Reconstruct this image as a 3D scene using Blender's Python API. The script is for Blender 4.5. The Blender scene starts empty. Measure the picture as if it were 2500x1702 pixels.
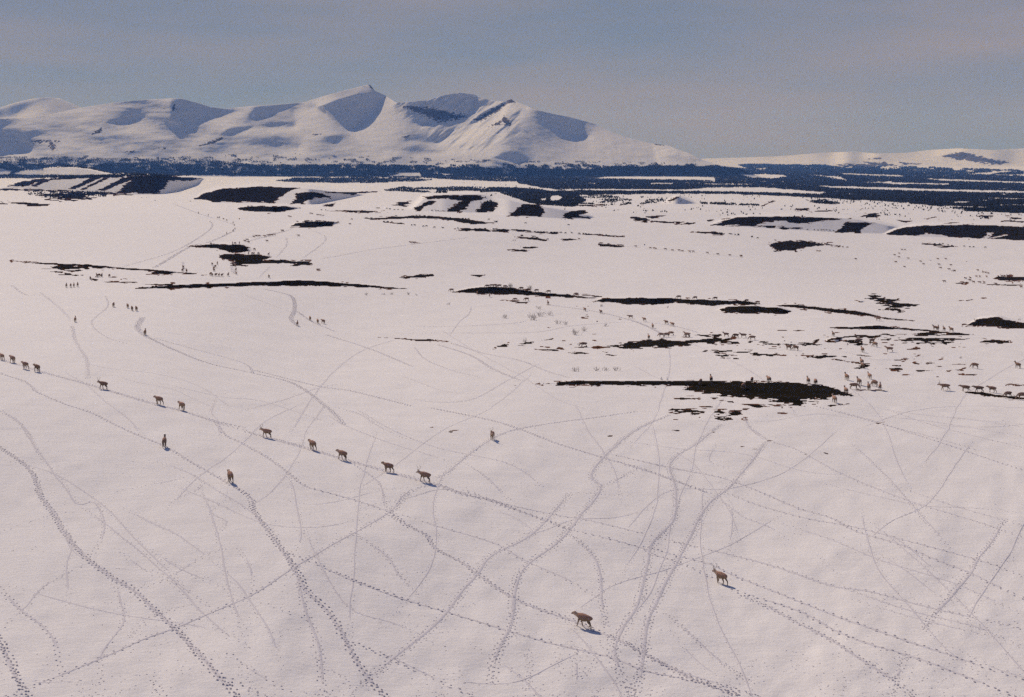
import bpy, math, random
import numpy as np
from mathutils import Vector
R=math.radians
sc=bpy.context.scene
# ---------------- camera, sky, sun, exposure ----------------
H=33.0;FP=50/36*2500;CX,CY,YH=1250.,851.,395.
TH=math.atan((CY-YH)/FP);CT,ST=math.cos(TH),math.sin(TH)
cd=bpy.data.cameras.new('camera');cd.lens=50;cd.sensor_width=36;cd.clip_start=.5;cd.clip_end=90000
cam=bpy.data.objects.new('camera',cd);sc.collection.objects.link(cam);cam.location=(0,0,H)
cam.rotation_euler=(math.pi/2-TH,0,0);sc.camera=cam
VEIL=10.8
SUN_EL,SUN_AZ=R(32),R(-27)      # azimuth measured from straight ahead, clockwise
w=bpy.data.worlds.new('World');sc.world=w;w.use_nodes=True;nt=w.node_tree;nt.nodes.clear()
def N(t,k,**kw):
    n=t.nodes.new(k)
    for a,v in kw.items():
        if a in n.inputs: n.inputs[a].default_value=v
        else: setattr(n,a,v)
    return n
out=N(nt,'ShaderNodeOutputWorld');bg=N(nt,'ShaderNodeBackground');bg.inputs[1].default_value=SKY_STRENGTH=.075
sky=N(nt,'ShaderNodeTexSky',sky_type='NISHITA',sun_disc=False,sun_elevation=SUN_EL,sun_rotation=SUN_AZ,altitude=2500,air_density=1.0,dust_density=.2,ozone_density=3.0)
tc=N(nt,'ShaderNodeTexCoord');L=nt.links.new
sx=N(nt,'ShaderNodeSeparateXYZ');L(tc.outputs['Generated'],sx.inputs[0])
# thin high overcast veils the lower sky, clear blue above
el=N(nt,'ShaderNodeMapRange',interpolation_type='SMOOTHSTEP');L(sx.outputs[2],el.inputs[0]);el.inputs[1].default_value=.12;el.inputs[2].default_value=.42;el.inputs[3].default_value=.93;el.inputs[4].default_value=.0
vc=N(nt,'ShaderNodeValToRGB');L(sx.outputs[2],vc.inputs[0]);e=vc.color_ramp.elements;e[0].position=0;e[0].color=(.275,.298,.40,1);e[1].position=.25;e[1].color=(.23,.25,.325,1)
k_=e.new(.11);k_.color=(.235,.262,.335,1)
vb=N(nt,'ShaderNodeMixRGB',blend_type='MULTIPLY');vb.inputs[0].default_value=1;L(vc.outputs[0],vb.inputs[1]);vb.inputs[2].default_value=(VEIL,)*3+(1,)
tn=N(nt,'ShaderNodeMixRGB',blend_type='MULTIPLY');tn.inputs[0].default_value=1;L(sky.outputs[0],tn.inputs[1]);tn.inputs[2].default_value=(.33,.72,1.2,1)
mv=N(nt,'ShaderNodeMixRGB');L(el.outputs[0],mv.inputs[0]);L(tn.outputs[0],mv.inputs[1]);L(vb.outputs[0],mv.inputs[2])
mp=N(nt,'ShaderNodeMapping');mp.inputs['Scale'].default_value=(1.5,.6,9);mp.inputs['Rotation'].default_value=(0,R(-7),0)
n1=N(nt,'ShaderNodeTexNoise');n1.inputs['Scale'].default_value=1.9;n1.inputs['Detail'].default_value=6;n1.inputs['Roughness'].default_value=.5
cr=N(nt,'ShaderNodeValToRGB');cr.color_ramp.elements[0].position=.42;cr.color_ramp.elements[1].position=.72
ml=N(nt,'ShaderNodeMath',operation='MULTIPLY');ml.inputs[1].default_value=.8
mx=N(nt,'ShaderNodeMixRGB');mx.inputs[2].default_value=(.42*VEIL,.36*VEIL,.37*VEIL,1)
L(tc.outputs['Generated'],mp.inputs[0]);L(mp.outputs[0],n1.inputs[0]);L(n1.outputs[0],cr.inputs[0]);L(cr.outputs[0],ml.inputs[0])
L(ml.outputs[0],mx.inputs[0]);L(mv.outputs[0],mx.inputs[1]);L(mx.outputs[0],bg.inputs[0]);L(bg.outputs[0],out.inputs[0])
sl=bpy.data.lights.new('sun','SUN');sl.energy=3.7;sl.angle=R(.5);sl.color=(1,.87,.755)
so=bpy.data.objects.new('sun',sl);sc.collection.objects.link(so)
SD=Vector((math.sin(SUN_AZ)*math.cos(SUN_EL),math.cos(SUN_AZ)*math.cos(SUN_EL),math.sin(SUN_EL)))
so.rotation_euler=(-SD).to_track_quat('-Z','Y').to_euler();so.location=(0,0,500)
sc.view_settings.view_transform='Standard';sc.view_settings.look='None';sc.view_settings.gamma=1;sc.view_settings.exposure=.03
sc.render.engine='CYCLES';sc.cycles.max_bounces=4;sc.cycles.diffuse_bounces=2;sc.cycles.volume_bounces=0;sc.cycles.use_denoising=False;sc.cycles.use_adaptive_sampling=True;sc.cycles.adaptive_threshold=.025;sc.cycles.adaptive_min_samples=24
sc.cycles.sample_clamp_indirect=4
# ---------------- helpers ----------------
def mesh(name,V,F,mats,kind=None,parent=None,smooth=True,attr=None,midx=None):
    V=np.asarray(V,np.float32);F=np.asarray(F,np.int32);k=F.shape[1]
    me=bpy.data.meshes.new(name);me.vertices.add(len(V));me.vertices.foreach_set('co',V.ravel())
    me.loops.add(F.size);me.loops.foreach_set('vertex_index',F.ravel())
    me.polygons.add(len(F));me.polygons.foreach_set('loop_start',np.arange(0,F.size,k,dtype=np.int32))
    me.polygons.foreach_set('use_smooth',np.full(len(F),smooth))
    for m in mats: me.materials.append(m)
    if midx is not None: me.polygons.foreach_set('material_index',np.asarray(midx,np.int32))
    me.update(calc_edges=True)
    for n,a in (attr or {}).items():
        at=me.attributes.new(n,'FLOAT','POINT');at.data.foreach_set('value',np.asarray(a,np.float32))
    o=bpy.data.objects.new(name,me);sc.collection.objects.link(o);o.parent=parent
    if kind:o['kind']=kind
    return o
def tag(o,label,cat=None,group=None):
    o['label']=label
    if cat:o['category']=cat
    if group:o['group']=group
    return o
def grid_faces(r,c):
    i=np.arange(r*c).reshape(r,c)
    return np.stack([i[:-1,:-1],i[:-1,1:],i[1:,1:],i[1:,:-1]],-1).reshape(-1,4)
def split(name,V,F,sel,mats,kind,attr=None,smooth=True):
    F=F[sel];u,inv=np.unique(F,return_inverse=True)
    return mesh(name,V[u],inv.reshape(F.shape),mats,kind,None,smooth,{k:a[u] for k,a in (attr or {}).items()})
def hash2(i,j,s):
    h=(i.astype(np.int64)*374761393+j.astype(np.int64)*668265263+s*982451653)&0xffffffff
    h=((h^(h>>13))*1274126177)&0xffffffff
    return ((h^(h>>16))&0xffff)/65535.0
def vnoise(x,y,s=0):
    xi=np.floor(x);yi=np.floor(y);fx=x-xi;fy=y-yi
    fx=fx*fx*(3-2*fx);fy=fy*fy*(3-2*fy);xi=xi.astype(np.int64);yi=yi.astype(np.int64)
    a=hash2(xi,yi,s);b=hash2(xi+1,yi,s);c=hash2(xi,yi+1,s);d=hash2(xi+1,yi+1,s)
    return (a*(1-fx)+b*fx)*(1-fy)+(c*(1-fx)+d*fx)*fy-.5
def fbm(x,y,s=0,o=4):
    v=0;a=1
    for k in range(o):
        v=v+a*vnoise(x,y,s+k*17);x=x*2.03+5.1;y=y*2.03+1.7;a*=.5
    return v
ZR={'A':(0,180,900/2324),'B':(700,180,1000/2324),'C':(1500,320,1000/2324),'D':(0,380,700/2324),'E':(600,400,700/2324),
'F':(1200,420,700/2324),'G':(1800,440,700/2324),'H':(1000,640,700/2324),'I':(1650,700,850/2324),'J':(0,620,900/2324),
'K':(0,840,600/2324),'L':(600,1000,650/2324),'M':(1350,1350,500/2324),'N':(0,1000,1000/2254),'O':(800,1000,1000/2254),
'P':(1500,1000,1000/2254),'Q':(0,650,1000/2324),'R':(0,0,1)}
def px(r,pts):
    x0,y0,k=ZR[r];return np.array([(x0+a*k,y0+b*k) for a,b in pts],float)
def sdist(X,Y,P,ax=1.0):
    """signed distance (inside positive) of points to polygon P, x squeezed by ax"""
    X=X/ax;P=np.array(P,float).copy();P[:,0]/=ax
    d=np.full(X.shape,1e9);ins=np.zeros(X.shape,bool);n=len(P)
    for i in range(n):
        x1,y1=P[i];x2,y2=P[(i+1)%n]
        ex,ey=x2-x1,y2-y1;L=ex*ex+ey*ey+1e-9
        t=np.clip(((X-x1)*ex+(Y-y1)*ey)/L,0,1)
        d=np.minimum(d,(X-x1-t*ex)**2+(Y-y1-t*ey)**2)
        if y1!=y2:
            c=((y1>Y)!=(y2>Y))&(X<(x2-x1)*(Y-y1)/(y2-y1)+x1);ins^=c
    d=np.sqrt(d);return np.where(ins,d,-d)
SKY=np.vstack([px('R',[(-300,300),(-120,275)]),px('A',[(0,283),(150,280),(300,262),(510,215),(720,182),(900,165),(1090,155),(1150,158),(1250,185),(1330,210),(1420,222),(1600,203),(1780,192),(1900,182)]),
 px('B',[(100,162),(200,130),(300,103),(420,72),(462,62),(475,66),(495,90),(500,97),(545,115),(570,130),(620,165),(700,160),(800,150),(900,120),(980,108),(1060,118),(1100,135),(1180,155),(1240,158),(1272,144),(1290,152),(1400,200),(1500,225),(1600,245),(1750,285),(1850,335),(1950,368),(2060,394),(2180,410)]),
 px('C',[(330,95),(420,125),(480,155),(560,185),(700,210),(800,250),(900,275)])])
# (region, polygon, dz/dy-run target gz, lateral gx, softness px)
DARK=[('B',[(180,188),(290,150),(400,118),(500,112),(565,128),(520,190),(400,300),(350,318),(310,290),(230,215)],1.4,1.4,2,1),
('A',[(1078,190),(1092,155),(1170,160),(1320,210),(1450,225),(1500,235),(1380,275),(1200,312),(1150,310),(1080,285)],1.5,1.3,5,.9),
('A',[(1600,212),(1780,192),(1900,185),(1800,225),(1650,275),(1560,290),(1590,240)],1.5,1.2,6,.9),
('B',[(610,165),(700,162),(820,150),(930,190),(1040,215),(1010,245),(930,250),(880,240),(800,265),(765,295),(700,235)],1.4,1.4,3,1),
('B',[(1020,115),(1075,120),(1060,205),(1020,220)],1.4,1.4,3,1),
('B',[(860,150),(975,110),(960,130),(880,170)],1.6,1,3,.8),
('B',[(1085,240),(1190,180),(1270,148),(1240,180),(1150,230),(1075,272)],1.4,1.4,3,.9),
('B',[(1090,140),(1180,160),(1160,185),(1090,190)],1.9,1,4,.8),
('B',[(930,350),(990,320),(1060,290),(1010,330),(960,355)],1.9,1,4,.7),
('B',[(1390,203),(1500,228),(1600,250),(1650,295),(1720,350),(1640,352),(1540,315),(1450,262)],1.4,1.8,7,1),
('A',[(655,315),(700,290),(850,268),(840,290),(760,312)],1.4,1.4,5,1),
('B',[(1175,480),(1230,445),(1310,445),(1400,490),(1300,500)],1.4,1.4,6,1),
('A',[(-200,330),(0,365),(80,400),(190,480),(100,490),(0,480),(-200,480)],1.4,1.4,5,1),
('A',[(1410,370),(1450,345),(1600,328),(1560,355),(1470,378)],1.4,1.4,5,1),
('A',[(1600,330),(1700,305),(1860,305),(1840,325),(1700,335)],1.4,1.4,6,.9),
('B',[(0,280),(50,285),(60,300),(0,305)],1.6,1,4,.8),
('B',[(640,370),(700,335),(790,340),(850,385),(760,380)],1.9,0.8,8,.6),
('B',[(640,430),(720,410),(800,430),(900,440),(800,450),(700,445)],1.4,1.4,6,.8),
('A',[(1650,420),(1750,400),(1900,440),(1880,470),(1700,460)],1.5,1.1,9,.9),
('A',[(660,400),(700,385),(820,395),(900,410),(760,430)],1.8,0.8,9,.9),
('A',[(1100,350),(1200,340),(1300,365),(1200,372)],2.2,0.6,8,.7),
]
def solve_mountain():
    hx,hy=3.0,1.5
    xs=np.arange(-300,1900,hx);ys=np.arange(192,437,hy)
    X,Y=np.meshgrid(xs,ys)
    gz=2.95+2.6*fbm(X/70,Y/26,3,4)+1.0*fbm(X/34,Y/5,9,3)
    gx=1.6*fbm(X/60+Y/60,Y/30,31,4)
    wy=np.full(X.shape,.25);wx=np.full(X.shape,.6)
    # ridge tones: right flanks (x beyond B 1290) a bit greyer, lit rib at B 1050-1230
    def soft(P,r,s): 
        P=px(r,P);o=np.zeros(X.shape);b=(X>P[:,0].min()-4*s)&(X<P[:,0].max()+4*s)&(Y>P[:,1].min()-4*s)&(Y<P[:,1].max()+4*s)
        o[b]=1/(1+np.exp(-sdist(X[b],Y[b],P)/(s*.35)));return o
    def rib(P,r,s,z,x,w):
        nonlocal gz,gx,wy,wx
        m=soft(P,r,s);gz=gz*(1-m)+z*m;gx=gx*(1-m)+x*m;wy=wy*(1-m)+w*m;wx=wx*(1-m)+w*m
    rib([(1290,152),(1400,200),(1600,245),(1850,330),(2080,400),(2100,560),(1300,560),(1240,300)],'B',8,3.6,1.3,.6)
    rib([(1270,150),(1230,260),(1240,300),(1100,400),(870,390),(960,320),(1090,275)],'B',6,4.6,-2.4,.8)
    rib([(570,135),(620,170),(700,240),(800,320),(720,340),(640,390),(520,420),(400,380),(380,320),(520,200)],'B',6,3.4,-.2,.8)
    rib([(30,200),(180,190),(310,300),(350,330),(300,350),(100,330),(0,260)],'B',8,2.5,.6,.9)
    q=soft([(900,120),(980,108),(1100,135),(1270,144),(1330,200),(1330,330),(1080,440),(860,400),(760,300)],'B',8)
    gx=gx+q*3.4*fbm((X+Y*1.25)/9,(X-Y)/70,61,3);gz=gz+q*2.2*fbm((X+Y*1.25)/7+9,(X-Y)/60,63,3)
    q=soft([(1290,150),(1600,245),(1900,360),(1700,430),(1300,380),(1250,250)],'B',8)
    gx=gx+q*1.1*fbm((X-Y*1.6)/10,(X+Y)/80,65,3)
    rib([(40,205),(165,195),(225,240),(300,315),(350,345),(200,350),(60,290)],'B',4,4.8,-1.2,2.5)
    rib([(590,150),(545,200),(440,310),(370,335),(480,360),(640,330),(700,280)],'B',4,3.8,-.5,1.6)
    for r,P,z,x,s,k in DARK:
        m=soft(P,r,s*.8)*k;n=1+.5*fbm(X/7,Y/9,77,3)
        gz=gz*(1-m)+z*n*m;gx=gx*(1-m)+x*m;wy=wy*(1-m)+6*m;wx=wx*(1-m)+3.5*m
    ysky=np.interp(xs,SKY[:,0],SKY[:,1])
    above=Y<ysky[None,:]-1
    wy[above]=.02;wx[above]=.02
    # unknown F (px units), fy=-dF/dy -> gz ; fx=dF/dx -> gx
    def mul(F,wx,wy):
        ax=wx[:,1:]*(F[:,1:]-F[:,:-1])/hx**2;ay=wy[1:]*(F[1:]-F[:-1])/hy**2
        o=np.zeros_like(F);o[:,1:]+=ax;o[:,:-1]-=ax;o[1:]+=ay;o[:-1]-=ay
        o[-1]+=2.*F[-1];return o
    def cg(F,wx,wy,gx,gz,n):
        bx=wx[:,1:]*gx[:,1:]/hx;by=wy[1:]*(-gz[1:])/hy
        b=np.zeros_like(F);b[:,1:]+=bx;b[:,:-1]-=bx;b[1:]+=by;b[:-1]-=by
        # diagonal precond
        dg=np.zeros_like(F);c=wx[:,1:]/hx**2;dg[:,1:]+=c;dg[:,:-1]+=c;c=wy[1:]/hy**2;dg[1:]+=c;dg[:-1]+=c;dg[-1]+=2
        r=b-mul(F,wx,wy);z=r/dg;p=z.copy();rz=(r*z).sum()
        for _ in range(n):
            Ap=mul(p,wx,wy);a=rz/(p*Ap).sum();F=F+a*p;r=r-a*Ap;z=r/dg;q=(r*z).sum();p=z+(q/rz)*p;rz=q
        return F
    F=np.tile(((ys[-1]-ys)*4.5)[:,None],(1,len(xs)))
    F=cg(F,wx,wy,gx,gz,500)
    def rdg(a,c,sd):return 1-2*np.abs(fbm(a,c,sd,3))
    q1=soft([(850,110),(980,100),(1100,130),(1270,140),(1330,200),(1330,340),(1080,450),(860,420),(740,300),(620,230),(620,160)],'B',7)
    q2=soft([(1290,150),(1600,245),(1900,360),(1700,440),(1300,400),(1240,250)],'B',8)
    q3=soft([(180,185),(400,112),(565,125),(520,190),(400,300),(350,318),(230,215)],'B',3)
    F=F+q1*(7*rdg((X+Y*1.25)/16,(X-Y)/110,61)+2.2*rdg((X+Y*1.1)/6,(X-Y)/40,66))+q2*(2.4*rdg((X-Y*1.5)/13,(X+Y)/90,67))+q3*2.2*rdg((X-Y*.2)/9,Y/60,68)
    F=F+(1-.6*q1)*(3.2*fbm((X+Y*.5)/38,Y/13,71,4)+1.3*rdg((X-Y*.3)/13,(Y+X*.2)/42,72)*np.clip((Y-250)/60,.25,1))
    F=np.maximum.accumulate((F+ (ys[:,None]*.5))[::-1],axis=0)[::-1]-ys[:,None]*.5  # keep rising at least .5/px
    return xs,ys,F
def tdep(y):return np.tan(TH+np.arctan((np.asarray(y,float)-CY)/FP))
PY=np.array([397,400,405,420,430,440,450,460,470,480,490,500,510,520])
PD=np.array([21000,17500,12500,9200,7300,5800,4600,3600,2700,2050,1580,1270,1050,H/float(tdep(520))])
def base_D(y):
    y=np.asarray(y,float);a=H/np.maximum(tdep(np.maximum(y,520)),1e-4)
    b=np.exp(np.interp(y,PY,np.log(PD)));return np.where(y>=520,a,b)
def P3(x,y,D):
    """point at forward distance D seen at photo pixel (x,y)"""
    t=tdep(y);return (x-CX)/FP*D*(CT+t*ST),D+0*t,H-D*t
# banks and low rises whose near face we see: (polygon, run factor, blend rows above the crest)
BIG=[px('D',[(20,262),(200,205),(420,180),(1000,162),(1640,183),(1600,240),(1400,300),(1270,316),(1060,318),(500,285)]),
np.array([(476,485),(497,472),(542,461),(632,455),(732,459),(830,470),(890,476),(760,500),(669,497),(521,495)],float),
np.array([(1003,512),(1034,480),(1097,475),(1172,474),(1245,489),(1290,499),(1390,515),(1445,529),(1441,535),(1372,534),(1319,531),(1241,527),(1202,520),(1082,518),(1013,514)],float),
px('C',[(545,530),(640,500),(760,486),(1000,484),(1340,497),(1480,520),(1640,556),(1560,582),(1385,580),(1270,574),(860,552)]),
px('G',[(1195,440),(1280,400),(1450,372),(1700,362),(2050,365),(2324,378),(2700,400),(3400,430),(3400,560),(2324,492),(2040,474),(1440,456)]),
np.array([(1618,497),(1640,486),(1655,480),(1668,484),(1700,497),(1650,499)],float),
np.array([(20,428),(50,417),(110,411),(170,409),(220,413),(280,428),(150,431)],float)]
B={} # bare ground polygons: name -> list of (poly, jitter, thin)
def b(r,pts,j=1.3):return (px(r,pts),j)
MAIN=[
('steep snow-free bank with fingers of snow at the far left',[b('D',[(945,300),(1060,195),(1010,168),(1290,158),(1640,185),(1540,205),(1430,205),(1368,200),(1340,250),(1275,312)]),
 b('D',[(50,250),(180,210),(360,183),(395,195),(290,222),(240,252)],1.6),b('D',[(555,268),(700,196),(745,180),(830,178),(690,235),(610,270)],.8),
 b('D',[(650,274),(835,183),(905,172),(770,236),(695,274)],.8),b('D',[(785,283),(1000,176),(1110,185),(950,240),(860,284)],.8),b('D',[(240,250),(330,205),(440,190),(350,225),(300,250)],.9),
 b('D',[(390,190),(560,168),(1000,163),(1000,176),(700,183),(400,199)],.8)]),
('long lens of dark heath on the bank left of centre',[(np.array([(476,485),(497,472),(542,461),(632,455),(732,459),(716,463),(699,472),(672,490),(669,495),(600,493),(521,494)],float),1)]),
('dark bank with a hooked edge right of the long lens',[b('E',[(375,322),(410,270),(400,235),(560,228),(690,262),(690,280),(560,275),(460,325)])]),
('dark slanting strip under the far forest, first of the row of bank strips',[b('E',[(1360,362),(1490,298),(1560,300),(1480,340),(1410,380),(1370,375)])]),
('wide dark slanting strip joined to a thin crest band',[b('E',[(1440,265),(1600,253),(1890,253),(1930,278),(1910,302),(1820,302),(1800,350),(1740,394),(1600,390),(1700,330),(1750,300),(1640,282),(1470,292)])]),
('dark slanting strip between two snow strips',[b('E',[(1860,392),(1910,330),(1940,303),(2030,310),(2050,335),(2000,380),(1940,397)])]),
('square dark block of heath on the bank',[b('F',[(135,352),(250,260),(380,262),(425,285),(415,330),(395,364)])]),
('last small dark wedge of the row of bank strips',[b('F',[(570,374),(630,318),(760,310),(775,330),(720,350),(800,363),(795,378),(720,372),(650,380)])]),
('broad dark bank with a snow hollow in it, right of centre',[b('C',[(560,531),(640,500),(760,485),(1000,483),(1340,497),(1190,505),(1100,522),(1000,520),(960,512),(870,513),(820,530),(900,540),(1000,548),(1060,545),(1040,560),(900,554),(860,547)],1.5)]),
('short dark block of heath between two banks on the right',[b('C',[(1250,572),(1290,545),(1310,517),(1480,522),(1450,535),(1400,560),(1385,579),(1270,574)])]),
('longest dark bank, running out of the frame on the right',[b('G',[(1195,440),(1280,400),(1450,371),(1700,361),(2050,364),(2324,377),(2700,400),(3400,430),(3400,550),(2324,491),(2050,472),(2230,440),(2150,445),(2040,470),(2080,425),(2030,425),(1980,470),(1740,466),(1640,443),(1530,430),(1440,456)],1.1)]),
('flat lens of dark heath beneath the long lens at the left',[(np.array([(573,510),(602,504),(700,504),(735,508),(706,514),(660,519),(600,515)],float),1)]),
('small dark knoll crowded with reindeer left of centre',[b('E',[(360,508),(420,478),(500,468),(700,470),(760,478),(690,500),(570,519),(420,512)])]),
('upper of the twin dark heath patches at the left',[b('D',[(1520,735),(1700,716),(1930,720),(2020,745),(2020,770),(1960,787),(1860,782),(1780,762),(1700,747),(1560,742)])]),
('lower of the twin dark heath patches at the left',[b('D',[(1775,805),(1830,796),(2100,800),(2220,825),(2140,845),(2324,850),(2324,872),(2150,875),(1980,887),(1910,892),(1880,852),(1790,837)],1.5),b('E',[(220,778),(500,790),(540,815),(440,822),(220,800)],2)]),
('thin dark line of heath across the left with ragged patches below',[b('D',[(110,855),(300,868),(720,883),(1000,908),(1400,938),(1650,967),(1400,950),(1380,965),(1220,960),(1240,940),(850,908),(830,922),(750,914),(740,903),(600,893),(300,877)],.8),b('D',[(360,905),(560,885),(720,905),(640,930),(560,925),(370,915)],3),b('D',[(360,938),(500,942),(660,962),(480,957)],2)]),
('long low dark ridge left of centre, tapering to the right',[b('J',[(850,213),(1100,195),(1500,182),(1880,167),(2060,174),(2130,184),(2324,207),(2100,203),(1900,200),(1600,202),(1250,214),(1000,219),(900,221)],1),b('E',[(690,960),(1000,983),(1380,1020),(1200,1013),(800,992)],.8),b('J',[(920,192),(1100,188),(1090,196),(960,198)],1)]),
('dark ridge crest in the middle with two leafless shrubs',[b('H',[(350,243),(420,228),(520,210),(650,198),(800,203),(1000,238),(1340,270),(1520,293),(1400,294),(1250,282),(1150,282),(1000,270),(870,264),(700,262),(560,257),(450,250)],1)]),
('dark ridge crest continuing right of the one with the shrubs',[(np.array([(1453,735.5),(1470,729),(1560,727.5),(1650,729),(1698,731),(1822,735),(1856,743),(1807,744),(1745,746),(1705,743),(1650,739),(1590,744),(1525,742)],float),1.2)]),
('smooth dark lens below the ridge crest on the right',[b('I',[(275,153),(350,134),(500,127),(680,139),(765,162),(740,180),(640,184),(570,177),(500,182),(330,172)])]),
('thin sweeping dark line of heath descending to the right',[b('I',[(655,123),(800,118),(960,138),(1200,162),(1400,204),(1620,233),(1400,214),(1280,197),(1100,178),(900,150),(730,135)],.7)]),
('ragged streaky heath patch alone on the upper right snow',[b('I',[(1270,58),(1340,48),(1420,82),(1600,118),(1540,130),(1510,162),(1440,155),(1390,118),(1330,97)],4),b('I',[(1195,93),(1255,97),(1240,109)],1)]),
('dark knoll cut by the right edge of the frame',[b('I',[(1945,260),(2020,214),(2150,204),(2230,227),(2324,240),(2700,266),(2700,295),(2324,281),(2200,276),(2040,263)])]),
('thin dark ridge above the patchy heath on the right',[b('I',[(980,275),(1200,267),(1350,259),(1430,269),(1700,289),(2010,322),(1850,321),(1700,300),(1450,284),(1200,284)],.9)]),
('patchy streaked heath in the band on the right',[b('I',[(1090,337),(1200,320),(1550,317),(1400,328),(1300,347),(1180,342)],3),b('I',[(1560,318),(1700,300),(1900,325),(1700,329)],3),b('I',[(1390,358),(1550,343),(1700,336),(1950,355),(1800,370),(1620,378),(1480,362)],4),b('I',[(2000,360),(2160,356),(2240,372),(2080,378)],2),b('I',[(1000,360),(1050,345),(1095,346),(1025,360),(1090,378),(1020,372)],1),b('I',[(1100,358),(1200,355),(1330,373),(1300,384),(1150,372)],3)]),
('dark ridge with ragged lower edge right of centre',[b('H',[(1610,682),(1700,663),(1900,633),(2050,626),(2324,643),(2250,682),(2100,692),(1900,692),(1760,714),(1720,692)],2),b('I',[(0,365),(130,358),(260,338),(350,350),(420,380),(300,382),(100,377),(0,397)],3),b('I',[(150,324),(300,313),(320,328),(180,334)],2.5),b('I',[(480,370),(600,363),(690,382),(560,380)],3),b('I',[(715,378),(860,374),(950,353),(940,380),(820,394)],3)]),
('large ragged heath patch with reindeer, biggest in the lower right',[b('H',[(1020,991),(1200,975),(1370,960),(1700,963),(2324,960),(2324,1000),(2000,1000),(1700,999),(1540,992),(1560,1010),(1480,1007),(1430,987),(1350,1000),(1200,1000),(1180,987)],1.2),
 b('I',[(0,630),(150,626),(400,630),(700,640),(960,653),(1030,668),(1060,690),(1140,700),(1175,727),(1080,732),(1000,744),(840,750),(905,775),(820,794),(720,782),(640,754),(440,737),(300,730),(290,715),(120,702),(45,687),(90,668),(0,652)],2.4),
 b('I',[(470,785),(600,788),(615,802),(540,814),(490,802)],2),b('I',[(-20,818),(100,820),(185,836),(120,848),(0,840)],2.5),b('I',[(240,820),(340,816),(310,848),(260,842)],2),b('I',[(335,845),(400,830),(465,845),(420,868),(350,862)],2),b('I',[(240,862),(340,868),(365,887),(280,882)],2.5)]),
]
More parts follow.
